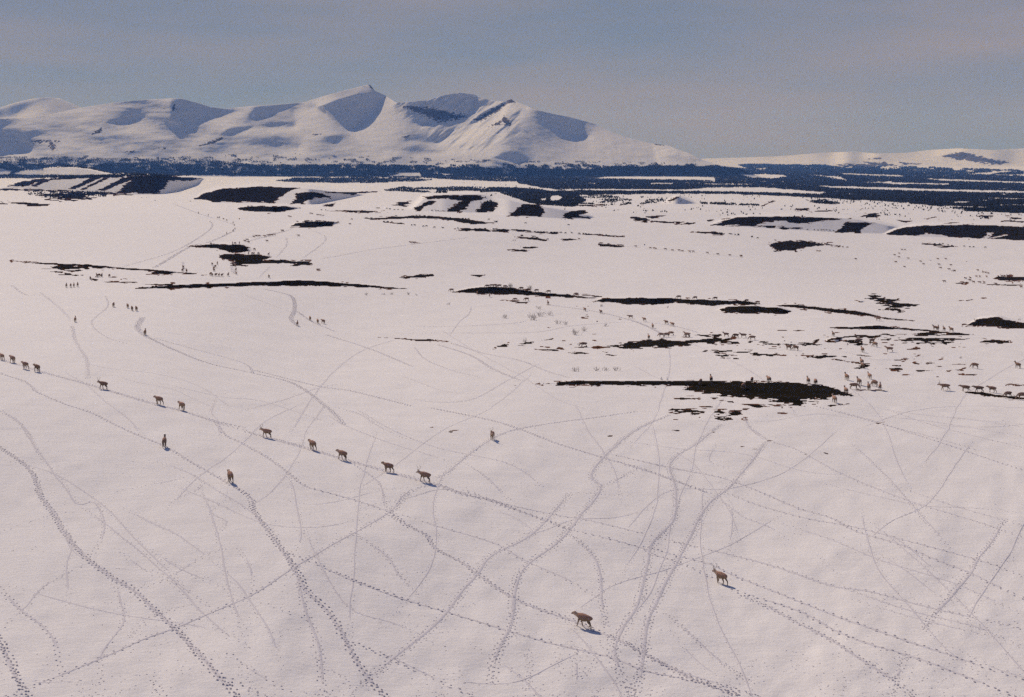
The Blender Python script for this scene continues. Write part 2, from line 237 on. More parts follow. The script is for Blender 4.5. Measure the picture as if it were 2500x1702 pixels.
SMALL=[b('D',[(0,266),(250,268),(650,290),(1000,300),(1060,319),(950,322),(650,309),(250,286),(0,280)],2.2),b('D',[(235,320),(400,303),(700,300),(850,310),(700,330),(865,345),(720,354),(640,364),(360,357),(480,335)],2.2),
b('D',[(60,384),(200,377),(405,395),(380,406),(260,410),(180,398)],1),b('D',[(-20,385),(60,386),(50,394),(-20,394)],.8),
b('E',[(640,228),(1070,224),(1060,233),(900,242),(860,252),(780,240),(640,238)],1),b('E',[(625,336),(720,320),(718,346),(640,344)],1),
b('E',[(680,382),(940,378),(1155,393),(960,397)],1),b('E',[(970,441),(1200,429),(1400,417),(1600,430),(1850,453),(2010,480),(1900,492),(1760,482),(1650,457),(1430,437),(1200,450),(1010,452)],1),
b('E',[(1700,524),(1960,523),(1985,552),(1890,547),(1740,537)],1.5),b('E',[(1980,530),(2140,538),(2130,554),(2000,548)],1.6),b('E',[(1215,332),(1240,306),(1290,310),(1345,298),(1330,320),(1270,342)],1.5),
b('E',[(1110,470),(1290,484),(1290,492),(1120,476)],.8),b('E',[(2180,592),(2324,598),(2324,610),(2220,602)],.7),
b('F',[(1105,358),(1200,363),(1280,393),(1250,407),(1150,387)],1),b('F',[(1280,394),(1640,413),(1630,424),(1300,410)],1.4),b('F',[(1750,390),(1830,383),(1760,397)],.8),b('F',[(1848,384),(1970,363),(1960,370),(1850,388)],.6),
b('F',[(1230,365),(1330,352),(1440,352),(1400,362),(1300,380)],1.5),b('F',[(700,268),(1080,260),(1060,270),(800,276)],1.2),b('F',[(1410,247),(1500,199),(1535,200),(1450,242)],.8),b('C',[(820,428),(900,394),(912,398),(842,427)],.6),
b('G',[(262,515),(400,493),(600,499),(740,515),(835,535),(700,527),(640,532),(520,547),(480,580),(310,574),(290,542)],1.5),b('G',[(1465,514),(1600,518),(1800,540),(1700,543),(1560,526)],1.4),
b('F',[(1650,487),(1800,483),(1885,502),(1850,510),(1760,500)],1),b('F',[(190,524),(350,528),(465,556),(440,562),(300,547)],.8),b('F',[(505,545),(640,538),(725,553),(600,554)],.7),b('F',[(860,580),(960,588),(1070,600),(1040,612),(880,602)],.8),
b('F',[(95,627),(190,626),(295,631),(270,644),(210,642)],.9),b('F',[(235,605),(370,608),(350,622),(260,620)],.8),b('F',[(160,463),(300,478),(540,488),(520,504),(350,494),(180,477)],1.2),b('F',[(0,468),(130,476),(140,490),(0,487)],1),
b('F',[(700,500),(940,510),(1130,528),(900,520)],.9),b('E',[(1300,627),(1425,635),(1360,642)],.5),b('E',[(1238,923),(1400,898),(1522,893),(1512,914),(1380,928)],.9),b('E',[(1820,897),(1930,902),(1885,918)],1),b('E',[(570,850),(605,852),(590,858)],.6),
b('J',[(560,155),(625,160),(600,168)],.8),b('J',[(600,144),(680,146),(760,155),(690,152)],.8),b('J',[(650,175),(860,178),(750,180)],.9),
b('I',[(270,460),(340,448),(415,474),(300,470)],3),b('I',[(415,435),(500,423),(545,445),(690,457),(560,465)],3),b('I',[(210,430),(290,424),(380,420),(380,438),(300,440)],3),b('I',[(855,474),(1000,456),(1130,465),(980,477)],2),b('I',[(1050,485),(1140,490),(1090,497)],1),b('I',[(1180,508),(1300,512),(1240,522)],1.2),
b('I',[(1200,455),(1335,457),(1260,465)],1),b('I',[(1185,545),(1250,518),(1310,530),(1240,553)],2),b('I',[(1440,552),(1490,540),(1525,556),(1480,564)],1.4),b('I',[(1450,525),(1520,522),(1490,532)],1),b('I',[(1575,510),(1645,508),(1600,516)],.9),b('I',[(1670,594),(1765,600),(1720,606)],1),b('I',[(1560,553),(1700,560),(1780,556),(1640,564)],1.2),b('I',[(1460,488),(1525,490),(1490,495)],.8),b('I',[(1670,510),(1730,508),(1700,514)],.7),b('I',[(1740,528),(1780,534),(1750,538)],.8),b('I',[(1920,582),(2010,586),(1960,590)],.7),b('I',[(620,412),(700,412),(660,418)],.8),b('I',[(830,445),(875,448),(850,452)],.8),
b('I',[(680,290),(960,292),(800,296)],.8),b('I',[(700,332),(730,334),(715,338)],.6),
b('H',[(1005,706),(1130,703),(1225,716),(1100,717)],1),b('H',[(1265,727),(1400,730),(1525,746),(1350,742)],1),b('H',[(1335,690),(1440,683),(1400,703)],1),b('H',[(1500,684),(1565,684),(1530,694)],1),b('H',[(1590,750),(1700,754),(1640,760)],1),b('H',[(1560,728),(1620,730),(1590,734)],.6),b('H',[(1090,633),(1165,615),(1150,630)],1),b('H',[(700,680),(790,660),(780,680),(720,690)],2),b('H',[(870,670),(990,645),(1000,655),(930,672)],3),b('H',[(10,627),(180,626),(335,656),(200,643),(60,639)],.7),
b('R',[(908,822),(1005,828),(1010,831),(950,826)],.4),b('H',[(720,309),(880,317),(968,329),(900,333)],.8),b('H',[(1038,347),(1138,347),(1090,356)],.8),b('H',[(1340,262),(1500,268),(1575,282),(1450,275)],.9),
b('H',[(815,992),(885,992),(850,998)],.5),b('H',[(1040,990),(1110,992),(1080,998)],.8),b('I',[(1905,700),(2050,703),(2200,727),(2400,745),(2400,758),(2150,740),(2040,725)],1),b('I',[(1175,680),(1400,692),(1390,698),(1200,689)],.8),
b('G',[(2068,796),(2110,782),(2324,783),(2600,790),(2600,822),(2324,817),(2150,812)],1),b('G',[(1955,842),(2200,846),(2324,848),(2200,855)],.8),b('G',[(1740,836),(1860,824),(1885,830),(1760,840)],.8),b('I',[(1885,96),(1960,84),(2045,76),(1990,91),(1950,99)],1),
b('I',[(620,785),(680,790),(705,804),(640,796)],1.5),b('I',[(1000,797),(1080,788),(1155,774),(1165,790),(1060,800)],2),b('I',[(-20,745),(160,741),(150,751),(0,756)],1),b('I',[(170,742),(300,740),(250,750)],1),b('I',[(195,798),(260,802),(230,808)],1),b('I',[(300,762),(400,766),(380,776)],1.2),b('I',[(620,762),(940,765),(700,770)],1.4),b('I',[(2210,658),(2310,656),(2324,664)],.7),
b('O',[(565,96),(640,95),(600,101)],.5),b('O',[(655,122),(700,116),(680,126)],.7),b('O',[(1605,50),(1640,48),(1620,56)],.6),b('O',[(1890,112),(1955,112),(1925,118)],.5),b('O',[(1535,146),(1572,143),(1560,152)],.6),b('O',[(2110,122),(2140,122),(2125,127)],.4),
b('P',[(1425,73),(1470,75),(1450,81)],.5),b('P',[(688,204),(717,202),(700,210)],.5),b('P',[(835,168),(878,170),(850,174)],.4),b('P',[(1040,242),(1065,243),(1050,247)],.4),b('P',[(1150,236),(1190,244),(1170,248)],.6),b('P',[(765,209),(788,210),(775,213)],.3),
b('C',[(78,487),(180,493),(205,510),(140,507),(90,497)],1),b('C',[(1030,443),(1100,438),(1092,452)],1.2),b('C',[(1405,482),(1480,463),(1505,478),(1470,492)],1.8),b('C',[(1110,402),(1200,396),(1275,416),(1190,414)],1.6),b('C',[(1600,505),(1700,510),(1640,516)],.8),b('C',[(1870,520),(1965,518),(1900,527)],.7),b('C',[(2230,485),(2325,492),(2270,502)],1.4),b('C',[(2060,483),(2150,480),(2110,492)],1.4),b('C',[(2180,507),(2324,511),(2324,520),(2200,514)],1),b('C',[(1100,458),(1300,445),(1200,456)],1.2),b('C',[(1760,498),(1830,485),(1780,500)],1),
]
RIDGE=[('J',(850,216),(1100,195),(1500,182),(1880,167),(2060,174),(2324,207)),]
# ---------------- materials ----------------
def mat(name,col,rough=.8,spec=.2):
    m=bpy.data.materials.new(name);m.use_nodes=True;t=m.node_tree;p=t.nodes['Principled BSDF']
    p.inputs['Base Color'].default_value=(*col,1);p.inputs['Roughness'].default_value=rough;p.inputs['Specular IOR Level'].default_value=spec
    return m,t,p
def noise(t,vec,scale,detail=4,rough=.55):
    n=N(t,'ShaderNodeTexNoise');n.inputs['Scale'].default_value=scale;n.inputs['Detail'].default_value=detail;n.inputs['Roughness'].default_value=rough
    t.links.new(vec,n.inputs[0]);return n.outputs[0]
def ramp(t,src,a,b,ca,cb):
    r=N(t,'ShaderNodeValToRGB');e=r.color_ramp.elements;e[0].position=a;e[1].position=b;e[0].color=(*ca,1);e[1].color=(*cb,1)
    t.links.new(src,r.inputs[0]);return r.outputs[0]
def bump(t,p,srcs):
    prev=None
    for h,dist,st in srcs:
        n=N(t,'ShaderNodeBump');n.inputs['Distance'].default_value=dist;n.inputs['Strength'].default_value=st
        t.links.new(h,n.inputs['Height'])
        if prev:t.links.new(prev,n.inputs['Normal'])
        prev=n.outputs[0]
    t.links.new(prev,p.inputs['Normal'])
def snow_mat(name,s1,d1,s2,d2,s3,d3):
    m,t,p=mat(name,(.82,.775,.75),.9,.05);g=N(t,'ShaderNodeNewGeometry').outputs['Position']
    mp=N(t,'ShaderNodeMapping');mp.inputs['Rotation'].default_value=(0,0,R(35));mp.inputs['Scale'].default_value=(.45,1.5,1);t.links.new(g,mp.inputs[0])
    a=noise(t,g,s1);b=noise(t,mp.outputs[0],s2,6,.6);c=noise(t,g,s3,5,.7)
    t.links.new(ramp(t,noise(t,g,s2*.6,6,.65),.3,.7,(.79,.75,.71),(.84,.80,.755)),p.inputs['Base Color'])
    bump(t,p,[(a,d1,1),(b,d2,1),(c,d3,1)]);return m
M_SNOW=snow_mat('snow',.03,.15,.35,.07,2.6,.045)
M_FAR=snow_mat('mountain_snow',.004,3,.012,2.5,.05,.9)
def heath(name,dark,dry,far=1.):
    m,t,p=mat(name,dark,1,0);g=N(t,'ShaderNodeNewGeometry').outputs['Position']
    at=N(t,'ShaderNodeAttribute');at.attribute_name='edge'
    nz=noise(t,g,.6/far,5,.65);ad=N(t,'ShaderNodeMath',operation='MULTIPLY_ADD');t.links.new(nz,ad.inputs[0]);ad.inputs[1].default_value=1.6;ad.inputs[2].default_value=-.8
    s=N(t,'ShaderNodeMath',operation='ADD');t.links.new(ad.outputs[0],s.inputs[0]);t.links.new(at.outputs['Fac'],s.inputs[1])
    c1=ramp(t,s.outputs[0],.05,2.2,dry,dark);c2=ramp(t,noise(t,g,.15/far,6,.7),.35,.75,(.75,.8,.8),(2.4,1.9,1.4))
    mu=N(t,'ShaderNodeMixRGB',blend_type='MULTIPLY');mu.inputs[0].default_value=1;t.links.new(c1,mu.inputs[1]);t.links.new(c2,mu.inputs[2])
    t.links.new(mu.outputs[0],p.inputs['Base Color']);bump(t,p,[(noise(t,g,1.4/far,6,.75),.18*far,1)]);return m
M_HEATH=heath('heath',(.0145,.0135,.0115),(.10,.05,.033))
M_ROCK_SHADE=heath('rock',(.09,.09,.10),(.3,.29,.29),20)  # tone of bare rock, also used to paint shade on the far hills
M_TREE,_t,_p=mat('forest',(.028,.032,.03),.9,.1)
_g=N(_t,'ShaderNodeNewGeometry').outputs['Position'];_t.links.new(ramp(_t,noise(_t,_g,.02,5),.3,.7,(.018,.024,.02),(.05,.046,.042)),_p.inputs['Base Color'])
M_TWIG,_t,_p=mat('birch_twigs',(.15,.095,.085),.85,.1)
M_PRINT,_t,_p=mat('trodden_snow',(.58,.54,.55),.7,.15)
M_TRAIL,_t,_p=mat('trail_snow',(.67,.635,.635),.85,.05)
M_ANT,_t,_p=mat('antler',(.22,.15,.10),.6,.3)
def fur():
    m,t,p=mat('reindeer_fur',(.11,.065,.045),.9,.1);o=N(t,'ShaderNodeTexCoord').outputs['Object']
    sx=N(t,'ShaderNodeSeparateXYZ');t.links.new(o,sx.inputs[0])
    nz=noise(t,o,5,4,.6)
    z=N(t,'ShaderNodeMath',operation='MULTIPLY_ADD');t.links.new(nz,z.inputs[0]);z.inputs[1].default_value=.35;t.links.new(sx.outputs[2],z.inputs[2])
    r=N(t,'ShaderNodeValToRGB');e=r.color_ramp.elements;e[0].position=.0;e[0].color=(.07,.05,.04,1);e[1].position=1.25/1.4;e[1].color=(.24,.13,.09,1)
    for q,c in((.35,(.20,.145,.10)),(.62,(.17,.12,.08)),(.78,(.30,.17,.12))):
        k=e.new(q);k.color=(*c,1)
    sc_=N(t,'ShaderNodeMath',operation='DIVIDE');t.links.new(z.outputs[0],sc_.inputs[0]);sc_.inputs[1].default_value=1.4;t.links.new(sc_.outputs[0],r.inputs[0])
    # paler neck and ruff
    mr=N(t,'ShaderNodeMapRange');t.links.new(sx.outputs[0],mr.inputs[0]);mr.inputs[1].default_value=.42;mr.inputs[2].default_value=.62
    mi=N(t,'ShaderNodeMixRGB');t.links.new(mr.outputs[0],mi.inputs[0]);t.links.new(r.outputs[0],mi.inputs[1]);mi.inputs[2].default_value=(.34,.245,.18,1)
    hd=N(t,'ShaderNodeMapRange');t.links.new(sx.outputs[0],hd.inputs[0]);hd.inputs[1].default_value=.92;hd.inputs[2].default_value=1.0
    m2=N(t,'ShaderNodeMixRGB');t.links.new(hd.outputs[0],m2.inputs[0]);t.links.new(mi.outputs[0],m2.inputs[1]);m2.inputs[2].default_value=(.13,.075,.06,1)
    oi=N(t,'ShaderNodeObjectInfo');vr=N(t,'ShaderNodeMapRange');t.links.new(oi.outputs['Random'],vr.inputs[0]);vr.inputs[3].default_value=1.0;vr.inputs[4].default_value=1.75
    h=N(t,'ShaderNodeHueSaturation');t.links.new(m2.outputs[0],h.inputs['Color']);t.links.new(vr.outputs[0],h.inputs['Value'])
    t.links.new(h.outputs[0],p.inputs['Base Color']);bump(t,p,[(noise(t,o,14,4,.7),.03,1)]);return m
M_FUR=fur()
# ---------------- mountains ----------------
def clean(X,Y,polys,seed=1,ax=2.6,sx=11,sy=1.45):
    """best field over a list of (poly,jitter); >0 is inside with a ragged edge"""
    f=np.full(X.shape,-9.);
    for P,j in polys:
        mg=3*j+2
        bb=(X>P[:,0].min()-mg*ax)&(X<P[:,0].max()+mg*ax)&(Y>P[:,1].min()-mg)&(Y<P[:,1].max()+mg)
        if not bb.any():continue
        x=X[bb];y=Y[bb];g=np.maximum(y-395,20)/60.
        g=np.clip(g,.6,1.5)
        n=fbm(x/(sx*g),y/(sy*g),seed,4)*1.5
        s=sdist(x,y,P,ax)
        up=np.clip((P[:,1].mean()-y)/max(1,.5*np.ptp(P[:,1])),-1,1)
        s=s+j*n*(1.9-.7*up)*(1+.25*(ax>2))
        if j>=1.8: s=s+ j*np.minimum(0,fbm(x/(15*g),y/(1.7*g),seed+5,3)*3.6+(.55 if ax>2 else .9))
        f[bb]=np.maximum(f[bb],s)
    return f
xs,ys,F_=solve_mountain();K0=7000/FP;DM=7000+(F_-F_[-1:].mean())*K0*CT
DM=np.maximum.accumulate(DM[::-1],0)[::-1]
def gridinterp(gx,gy,G,x,y):
    i=np.clip(np.interp(x,gx,np.arange(len(gx))),0,len(gx)-1.001);j=np.clip(np.interp(y,gy,np.arange(len(gy))),0,len(gy)-1.001)
    a=i.astype(int);c=j.astype(int);u=i-a;v=j-c
    return (G[c,a]*(1-u)+G[c,a+1]*u)*(1-v)+(G[c+1,a]*(1-u)+G[c+1,a+1]*u)*v
def massif(name,label,gx,gy,D,sky,x0,x1,yb,rows,step,rock_shade,lab2=None,back=900,seed=4):
    cx=np.arange(x0,x1+1,step);sk=np.interp(cx,sky[:,0],sky[:,1])+.35*fbm(cx/6,cx*0,seed,3)
    yb_=yb if np.ndim(yb) else np.full(len(cx),float(yb))
    t=np.linspace(0,1,rows)[:,None];Y=yb_[None]+(np.minimum(sk,yb_-2)-yb_)[None]*t;X=np.repeat(cx[None],rows,0)
    DD=gridinterp(gx,gy,D,X,Y)
    x,y,z=P3(X,Y,DD);
    bx,by,bz=x[-1:]*1.05,y[-1:]+back,z[-1:]-120     # far side falls away behind the skyline
    bx2,by2,bz2=x[-1:]*1.2,y[-1:]+back*3,z[-1:]*0-80
    V=np.stack([np.vstack([x,bx,bx2]),np.vstack([y,by,by2]),np.vstack([z,bz,bz2])],-1).reshape(-1,3)
    Fc=grid_faces(rows+2,len(cx))
    f=clean(X,Y,rock_shade,seed,1.5,5,2.5);f=np.vstack([f,f[-1:]*0-9,f[-1:]*0-9]).ravel()
    m=f[Fc].mean(1)>0
    o=split(name,V,Fc,~m,[M_FAR],'structure');tag(o,label)
    if m.any(): r=split('rock_and_shade',V,Fc,m,[M_ROCK_SHADE],'structure',{'edge':f});tag(r,lab2)
MROCK=[b('B',[(1215,262),(1235,235),(1255,262),(1285,292),(1240,296)],3),b('B',[(1150,300),(1225,262),(1210,290)],3),b('A',[(1083,200),(1105,188),(1108,225),(1086,238)],2),b('A',[(1250,458),(1330,425),(1400,398),(1425,408),(1340,438)],2.2),
b('B',[(462,62),(472,60),(500,92),(482,92)],1),b('A',[(300,430),(335,428),(360,480),(325,485)],3.5),b('A',[(180,415),(380,425),(200,435)],4),b('B',[(2070,396),(2170,406),(2110,408)],.8),b('B',[(640,180),(800,190),(1040,240),(960,262),(860,272),(760,230)],5),
b('B',[(1060,260),(1190,185),(1270,150),(1200,215),(1090,275)],3.2),b('B',[(1240,150),(1275,142),(1300,160),(1270,175)],1.6),b('B',[(655,360),(700,345),(690,365)],1.6),b('A',[(640,340),(640,370),(560,390)],2.5),b('A',[(2,0),(3,0),(3,1)],.1),b('A',[(980,470),(1050,460),(1040,472)],2),b('A',[(780,490),(850,485),(830,500)],2.5),b('A',[(1960,380),(2040,378),(1990,388)],1.5)]
massif('mountain','high snow-covered mountain with a steep shaded headwall under its sharp summit',xs,ys,DM,SKY,-290,1886,436.,190,2.2,MROCK,'bare rock ribs showing through the mountain snow')
# dome behind the left shoulder
def quick(xr,yr,hx,hy,gzf,darks,base,w0=.3):
    global _q
    x=np.arange(*xr,hx);y=np.arange(*yr,hy);X,Y=np.meshgrid(x,y);gz=gzf(X,Y);D=np.zeros(X.shape)
    for r,P,z in darks:
        P=px(r,P);m=1/(1+np.exp(-sdist(X,Y,P)/1.8));gz=gz*(1-m)+z*m
    inc=gz[::-1].cumsum(0)[::-1]*hy
    k=base/FP;
    for _ in range(12): inc[:,1:-1]=(inc[:,:-2]+2*inc[:,1:-1]+inc[:,2:])/4
    return x,y,base+inc*k
x_,y_,D_=quick((-320,300),(232,312),3,1.5,lambda X,Y:4+1.5*fbm(X/50,Y/20,5,3)+np.clip((60-X)/40,-1,4),[('A',[(-300,300),(0,215),(180,168),(300,156),(200,205),(80,270),(0,280),(-300,420)],1.7),('A',[(330,165),(390,165),(520,215),(300,262),(290,240)],2.6)],10800)
massif('mountain','rounded snowy dome behind the shoulder at the far left',x_,y_,D_,px('A',[(-800,330),(0,213),(100,182),(200,158),(300,150),(380,157),(440,183),(510,212),(700,300)]),-300,270,306.,50,2.5,[b('A',[(2,0),(3,0),(3,1)],.1)],back=1500)
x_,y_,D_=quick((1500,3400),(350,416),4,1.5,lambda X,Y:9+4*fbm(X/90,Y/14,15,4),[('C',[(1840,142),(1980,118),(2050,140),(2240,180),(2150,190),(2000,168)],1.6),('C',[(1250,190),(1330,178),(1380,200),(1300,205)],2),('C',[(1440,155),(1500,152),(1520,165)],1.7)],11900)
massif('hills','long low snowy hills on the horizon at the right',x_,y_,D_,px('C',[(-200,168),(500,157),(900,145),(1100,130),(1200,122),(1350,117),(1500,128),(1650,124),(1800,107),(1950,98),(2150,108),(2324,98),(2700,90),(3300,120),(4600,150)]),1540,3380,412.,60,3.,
[b('C',[(1840,142),(1980,116),(2050,138),(2240,178),(2150,192),(2000,168)],3.2),b('C',[(1440,157),(1510,150),(1530,162)],1.5),b('C',[(1470,205),(1530,172),(1570,195)],2.2),b('C',[(1610,176),(1745,186),(1650,192)],1.5),b('C',[(1250,192),(1350,180),(1380,196)],2),b('C',[(2150,262),(2200,208),(2330,215),(2700,225),(2700,270)],4),b('C',[(1800,250),(1860,203),(1915,213),(1910,250)],3),b('C',[(1600,215),(1800,205),(1800,240),(1650,240)],4),b('C',[(1200,205),(1400,185),(1600,200),(1500,225),(1250,225)],3),b('C',[(1400,170),(1640,195),(1560,205),(1430,185)],2.5),b('C',[(1900,215),(2150,225),(2100,250),(1900,240)],3.5)],'dark patches of rock and painted fold shade on the far low hills',back=3000,seed=8)  # dark faces stand for rock and for blue shade in the hill folds
# ---------------- ground sheet ----------------
gx=np.concatenate([np.arange(-900,-40,30.),np.arange(-40,2541,2.),np.arange(2560,3430,30.)])
gy=np.concatenate([np.arange(397.5,430,.6),np.arange(430,700,1.),np.arange(700,1110,1.1),np.arange(1110,1760,6.),1760*np.exp(np.linspace(.02,1.7,26))])
GX,GY=np.meshgrid(gx,gy);GD=np.repeat(base_D(gy)[:,None],len(gx),1)
# how far the ground lies off the level plain, read from the sizes of the animals
CTL=np.array([(1425,1532,1),(1759,1424,1.03),(1036,1176,.93),(652,1068,.87),(253,950,.80),(31,885,.82),(184,786,.83),(354,818,.85),(757,782,1.4),(162,702,1.2),(324,755,1.),(1425,846,1.),(1650,727,1.55),(1310,713,1.3),(1550,765,1.25),(1800,825,1.1),
(2110,859,1.14),(2080,949,1.),(2460,970,1.),(2380,899,1.1),(2190,625,1.85),(2400,670,1.9),(1700,615,1.55),(1600,560,1.5),(500,520,1.1),(900,560,1.15),(1000,700,1.25),(2300,1300,1),(300,1300,.96),(1250,1650,1),(1200,1073,1),(600,620,1.15),(150,600,1.1),(2400,780,1.45),(2200,560,1.75),(2450,560,1.8),(2200,515,1.65),(2550,515,1.65),(1750,525,1.45),(1300,520,1.2),(1500,700,1.45),(2500,1600,1),(0,1600,1),(0,1150,.9),(0,1350,.97),(300,1100,.9),(1900,1050,1),(800,930,1.05)])
ui=np.concatenate([np.arange(-900,3430,40.)]);vi=np.arange(397,2200,12.);UX,VY=np.meshgrid(ui,vi);sw=.04;sf=0
for cx_,cy_,f_ in CTL:
    k_=np.exp(-.5*(((UX-cx_)/260)**2+((np.log(np.maximum(VY-395,5))-math.log(cy_-395))/.23)**2));sw=sw+k_;sf=sf+k_*math.log(f_)*(1 if f_>1 else .8)
LF=sf/sw*np.interp(VY,[430,520],[.1,1])
GD*=np.exp(gridinterp(ui,vi,LF,GX,GY))
u_=np.log(GD);v_=(GX-CX)/FP*6
GD*=1+.010*fbm(v_*2.2,u_*7,41,2)+.004*fbm(v_*9,u_*22,43,2)
# left side: the mountain foot meets the plain
def gs(v,sg):
    n=int(3*sg)+1;k=np.exp(-.5*(np.arange(-n,n+1)/sg)**2);k/=k.sum();return np.convolve(np.pad(v,n,'edge'),k,'valid')
def rise(P,run,wb,flat=.02):
    c0,c1=P[:,0].min(),P[:,0].max();I=np.nonzero((gx>c0-50)&(gx<c1+50)&(gx>-400))[0];yt_=np.full(len(I),np.nan);yb_=yt_.copy()
    for q,i in enumerate(I):
        x=gx[i];cr=[]
        for k in range(len(P)):
            (x1,y1),(x2,y2)=P[k],P[(k+1)%len(P)]
            if (x1>x)!=(x2>x):cr.append(y1+(y2-y1)*(x-x1)/(x2-x1))
        if len(cr)>1:yt_[q],yb_[q]=min(cr),max(cr)
    ok=~np.isnan(yt_)
    if ok.sum()<4:return
    ar=np.arange(len(I));yb_=np.interp(ar,ar[ok],yb_[ok]);hh_=np.where(ok,yb_-np.nan_to_num(yt_),0);yb_=gs(yb_,3);hh_=gs(hh_,5 if run<3 else 3)
    for q,i in enumerate(I):
        yb=yb_[q];yt=yb-hh_[q]
        if yb-yt<.5:continue
        col=GD[:,i];Db=np.interp(yb,gy,col)
        m=(gy>=yt)&(gy<=yb);new=Db+run*(yb-gy[m])*Db/FP
        col[m]=np.minimum(new,col[m]);Dt=Db+run*(yb-yt)*Db/FP
        wd=min(wb,(yb-yt)*.8)+.15*(yb-yt);m=(gy<yt)&(gy>yt-wd);s=(yt-gy[m])/wd;s=s*s*(3-2*s)
        top=np.interp(yt-wd,gy,col)
        col[m]=np.minimum(np.exp(np.log(Dt)*(1-s)+np.log(top)*s),col[m])
for P in BIG: rise(P,3.6,4)
for lab,pl in MAIN[11:]:
    for P,j in pl:
        if j<=1.3 and np.ptp(P[:,1])>3: rise(P,3.2,3)
lg=np.log(GD);c_=(gx>-40)&(gx<2541);r_=gy<640
blk=lg[np.ix_(r_,c_)];pad=18;q=np.pad(blk,((0,0),(pad,pad)),'edge');ker=np.exp(-.5*(np.arange(-pad,pad+1)/1.3)**2);ker/=ker.sum()
lg[np.ix_(r_,c_)]=sum(ker[i]*q[:,i:i+blk.shape[1]] for i in range(2*pad+1));GD=np.exp(lg)
GD=np.maximum.accumulate(GD[::-1],0)[::-1]
def D_at(x,y):return gridinterp(gx,gy,GD,np.asarray(x,float),np.asarray(y,float))
def inv(X,Dt,x,y):
    """photo pixel of the ground point (X,Dt), starting from a guess"""
    for _ in range(14):
        t=tdep(y);x=CX+X*FP/(Dt*(CT+t*ST));d=D_at(x,y);y=y+.6*np.clip((d-Dt)*(y-YH)/Dt,-8,8)
    return x,y
x,y,z=P3(GX,GY,GD);V=np.stack([x,y,z],-1).reshape(-1,3);FC=grid_faces(len(gy),len(gx))
FC=FC[:,::-1]
used=np.zeros(len(FC),bool);allf=np.full(GX.size,-9.)
for k,(lab,pl) in enumerate(MAIN):
    f=clean(GX,GY,pl,100+k).ravel();m=(f[FC].mean(1)>0)&~used;used|=m;allf=np.maximum(allf,f)
    o=split('bare_heath',V,FC,m,[M_HEATH],'structure',{'edge':np.clip(f,-1,9)});tag(o,lab)
f=clean(GX,GY,SMALL,77).ravel();m=(f[FC].mean(1)>0)&~used;used|=m;allf=np.maximum(allf,f)
o=split('heath_patches',V,FC,m,[M_HEATH],'stuff',{'edge':np.clip(f*1.0,-1,9)});tag(o,'scattered thin brown patches of bare heath melting out of the snow','ground cover')
# loose flecks round the ragged patches
fl=[]
for P,n_ in ((px('I',[(0,300),(950,290),(2000,330),(2100,600),(1500,620),(900,480),(100,480)]),.03),(px('I',[(0,700),(1150,740),(900,830),(500,900),(-100,900)]),.05),(px('H',[(700,600),(1500,560),(1800,720),(1900,770),(900,740)]),.022),
    (px('G',[(900,200),(2400,260),(2400,360),(1000,340)]),.035),(px('F',[(650,230),(2000,230),(2000,330),(1000,330)]),.03),(px('J',[(250,90),(700,100),(900,180),(300,180)]),.02),(px('H',[(900,300),(1700,300),(1800,560),(1000,560)]),.012),(px('G',[(800,500),(2300,560),(2300,900),(1500,700),(800,640)]),.005),
    (px('E',[(300,300),(1400,330),(2300,470),(2300,560),(900,500)]),.006),(px('D',[(1100,330),(2300,430),(2000,480),(1300,400)]),.006)):fl.append((P,n_))
f=np.full(GX.shape,-9.)
sub=(GY>440)&(GY<1100)
Xs,Ys=GX[sub],GY[sub];g=np.clip((Ys-395)/60,.6,4);nn=fbm(Xs/(7*g),Ys/(1.3*g),555,3);best=np.full(Xs.shape,-9.)
for P,th in fl:
    bb=(Xs>P[:,0].min())&(Xs<P[:,0].max())&(Ys>P[:,1].min())&(Ys<P[:,1].max())
    s=sdist(Xs[bb],Ys[bb],P,3);q=np.quantile(nn[bb],1-th)
    best[bb]=np.maximum(best[bb],np.where(s>0,(nn[bb]-q)*6-.6*np.exp(-s/4),-9))
g_=allf.reshape(GX.shape)[sub];best=np.maximum(best,np.where((g_<0)&(g_>-8)&(Ys>480),(nn-.22)*6+g_*.42,-9))
f[sub]=best;f=f.ravel();m=(f[FC].mean(1)>0)&~used;used|=m
o=split('heath_flecks',V,FC,m,[M_HEATH],'stuff',{'edge':f*0});tag(o,'tiny brown flecks of heath showing through thin snow','ground cover')
o=split('snow_field',V,FC,~used,[M_SNOW],'structure');tag(o,'wide open snow plain crossed by animal tracks')
# ---------------- forest ----------------
rng=np.random.default_rng(7);random.seed(5)
def scatter(P,dens,hole=(),thr=None,seed=0,s=(34,5),grad=None):
    n=int(np.ptp(P[:,0])*np.ptp(P[:,1])*dens);X=rng.uniform(P[:,0].min(),P[:,0].max(),n);Y=rng.uniform(P[:,1].min(),P[:,1].max(),n)
    k=sdist(X,Y,P,3)+fbm(X/24,Y/5,seed,3)*2.2>0
    for h in hole:k&=sdist(X,Y,h,3)+fbm(X/16,Y/4,seed+9,3)*1.6<0
    if thr is not None:k&=fbm(X/s[0],Y/s[1],seed+3,4)+(grad(X,Y) if grad else 0)>thr
    return np.stack([X[k],Y[k]],1)
T=[]
belt=np.array([(-300,392),(0,390),(60,388),(150,383),(300,387),(500,388),(560,396),(620,403),(720,404),(820,402),(900,402),(1050,406),(1100,410),(1300,413),(1400,414),(1540,428),(1400,441),(1230,444),(1040,436),(900,434),(700,432),(600,430),(500,427),(440,431),(280,431),(0,433),(-300,436)],float)
holes=[np.array([(20,428),(50,417),(110,411),(170,409),(220,413),(285,428),(150,430)],float),np.array([(-50,420),(0,412),(30,418),(20,430),(-50,430)],float),px('B',[(650,562),(760,560),(760,585),(560,585)]),px('B',[(860,565),(960,570),(900,580)])]
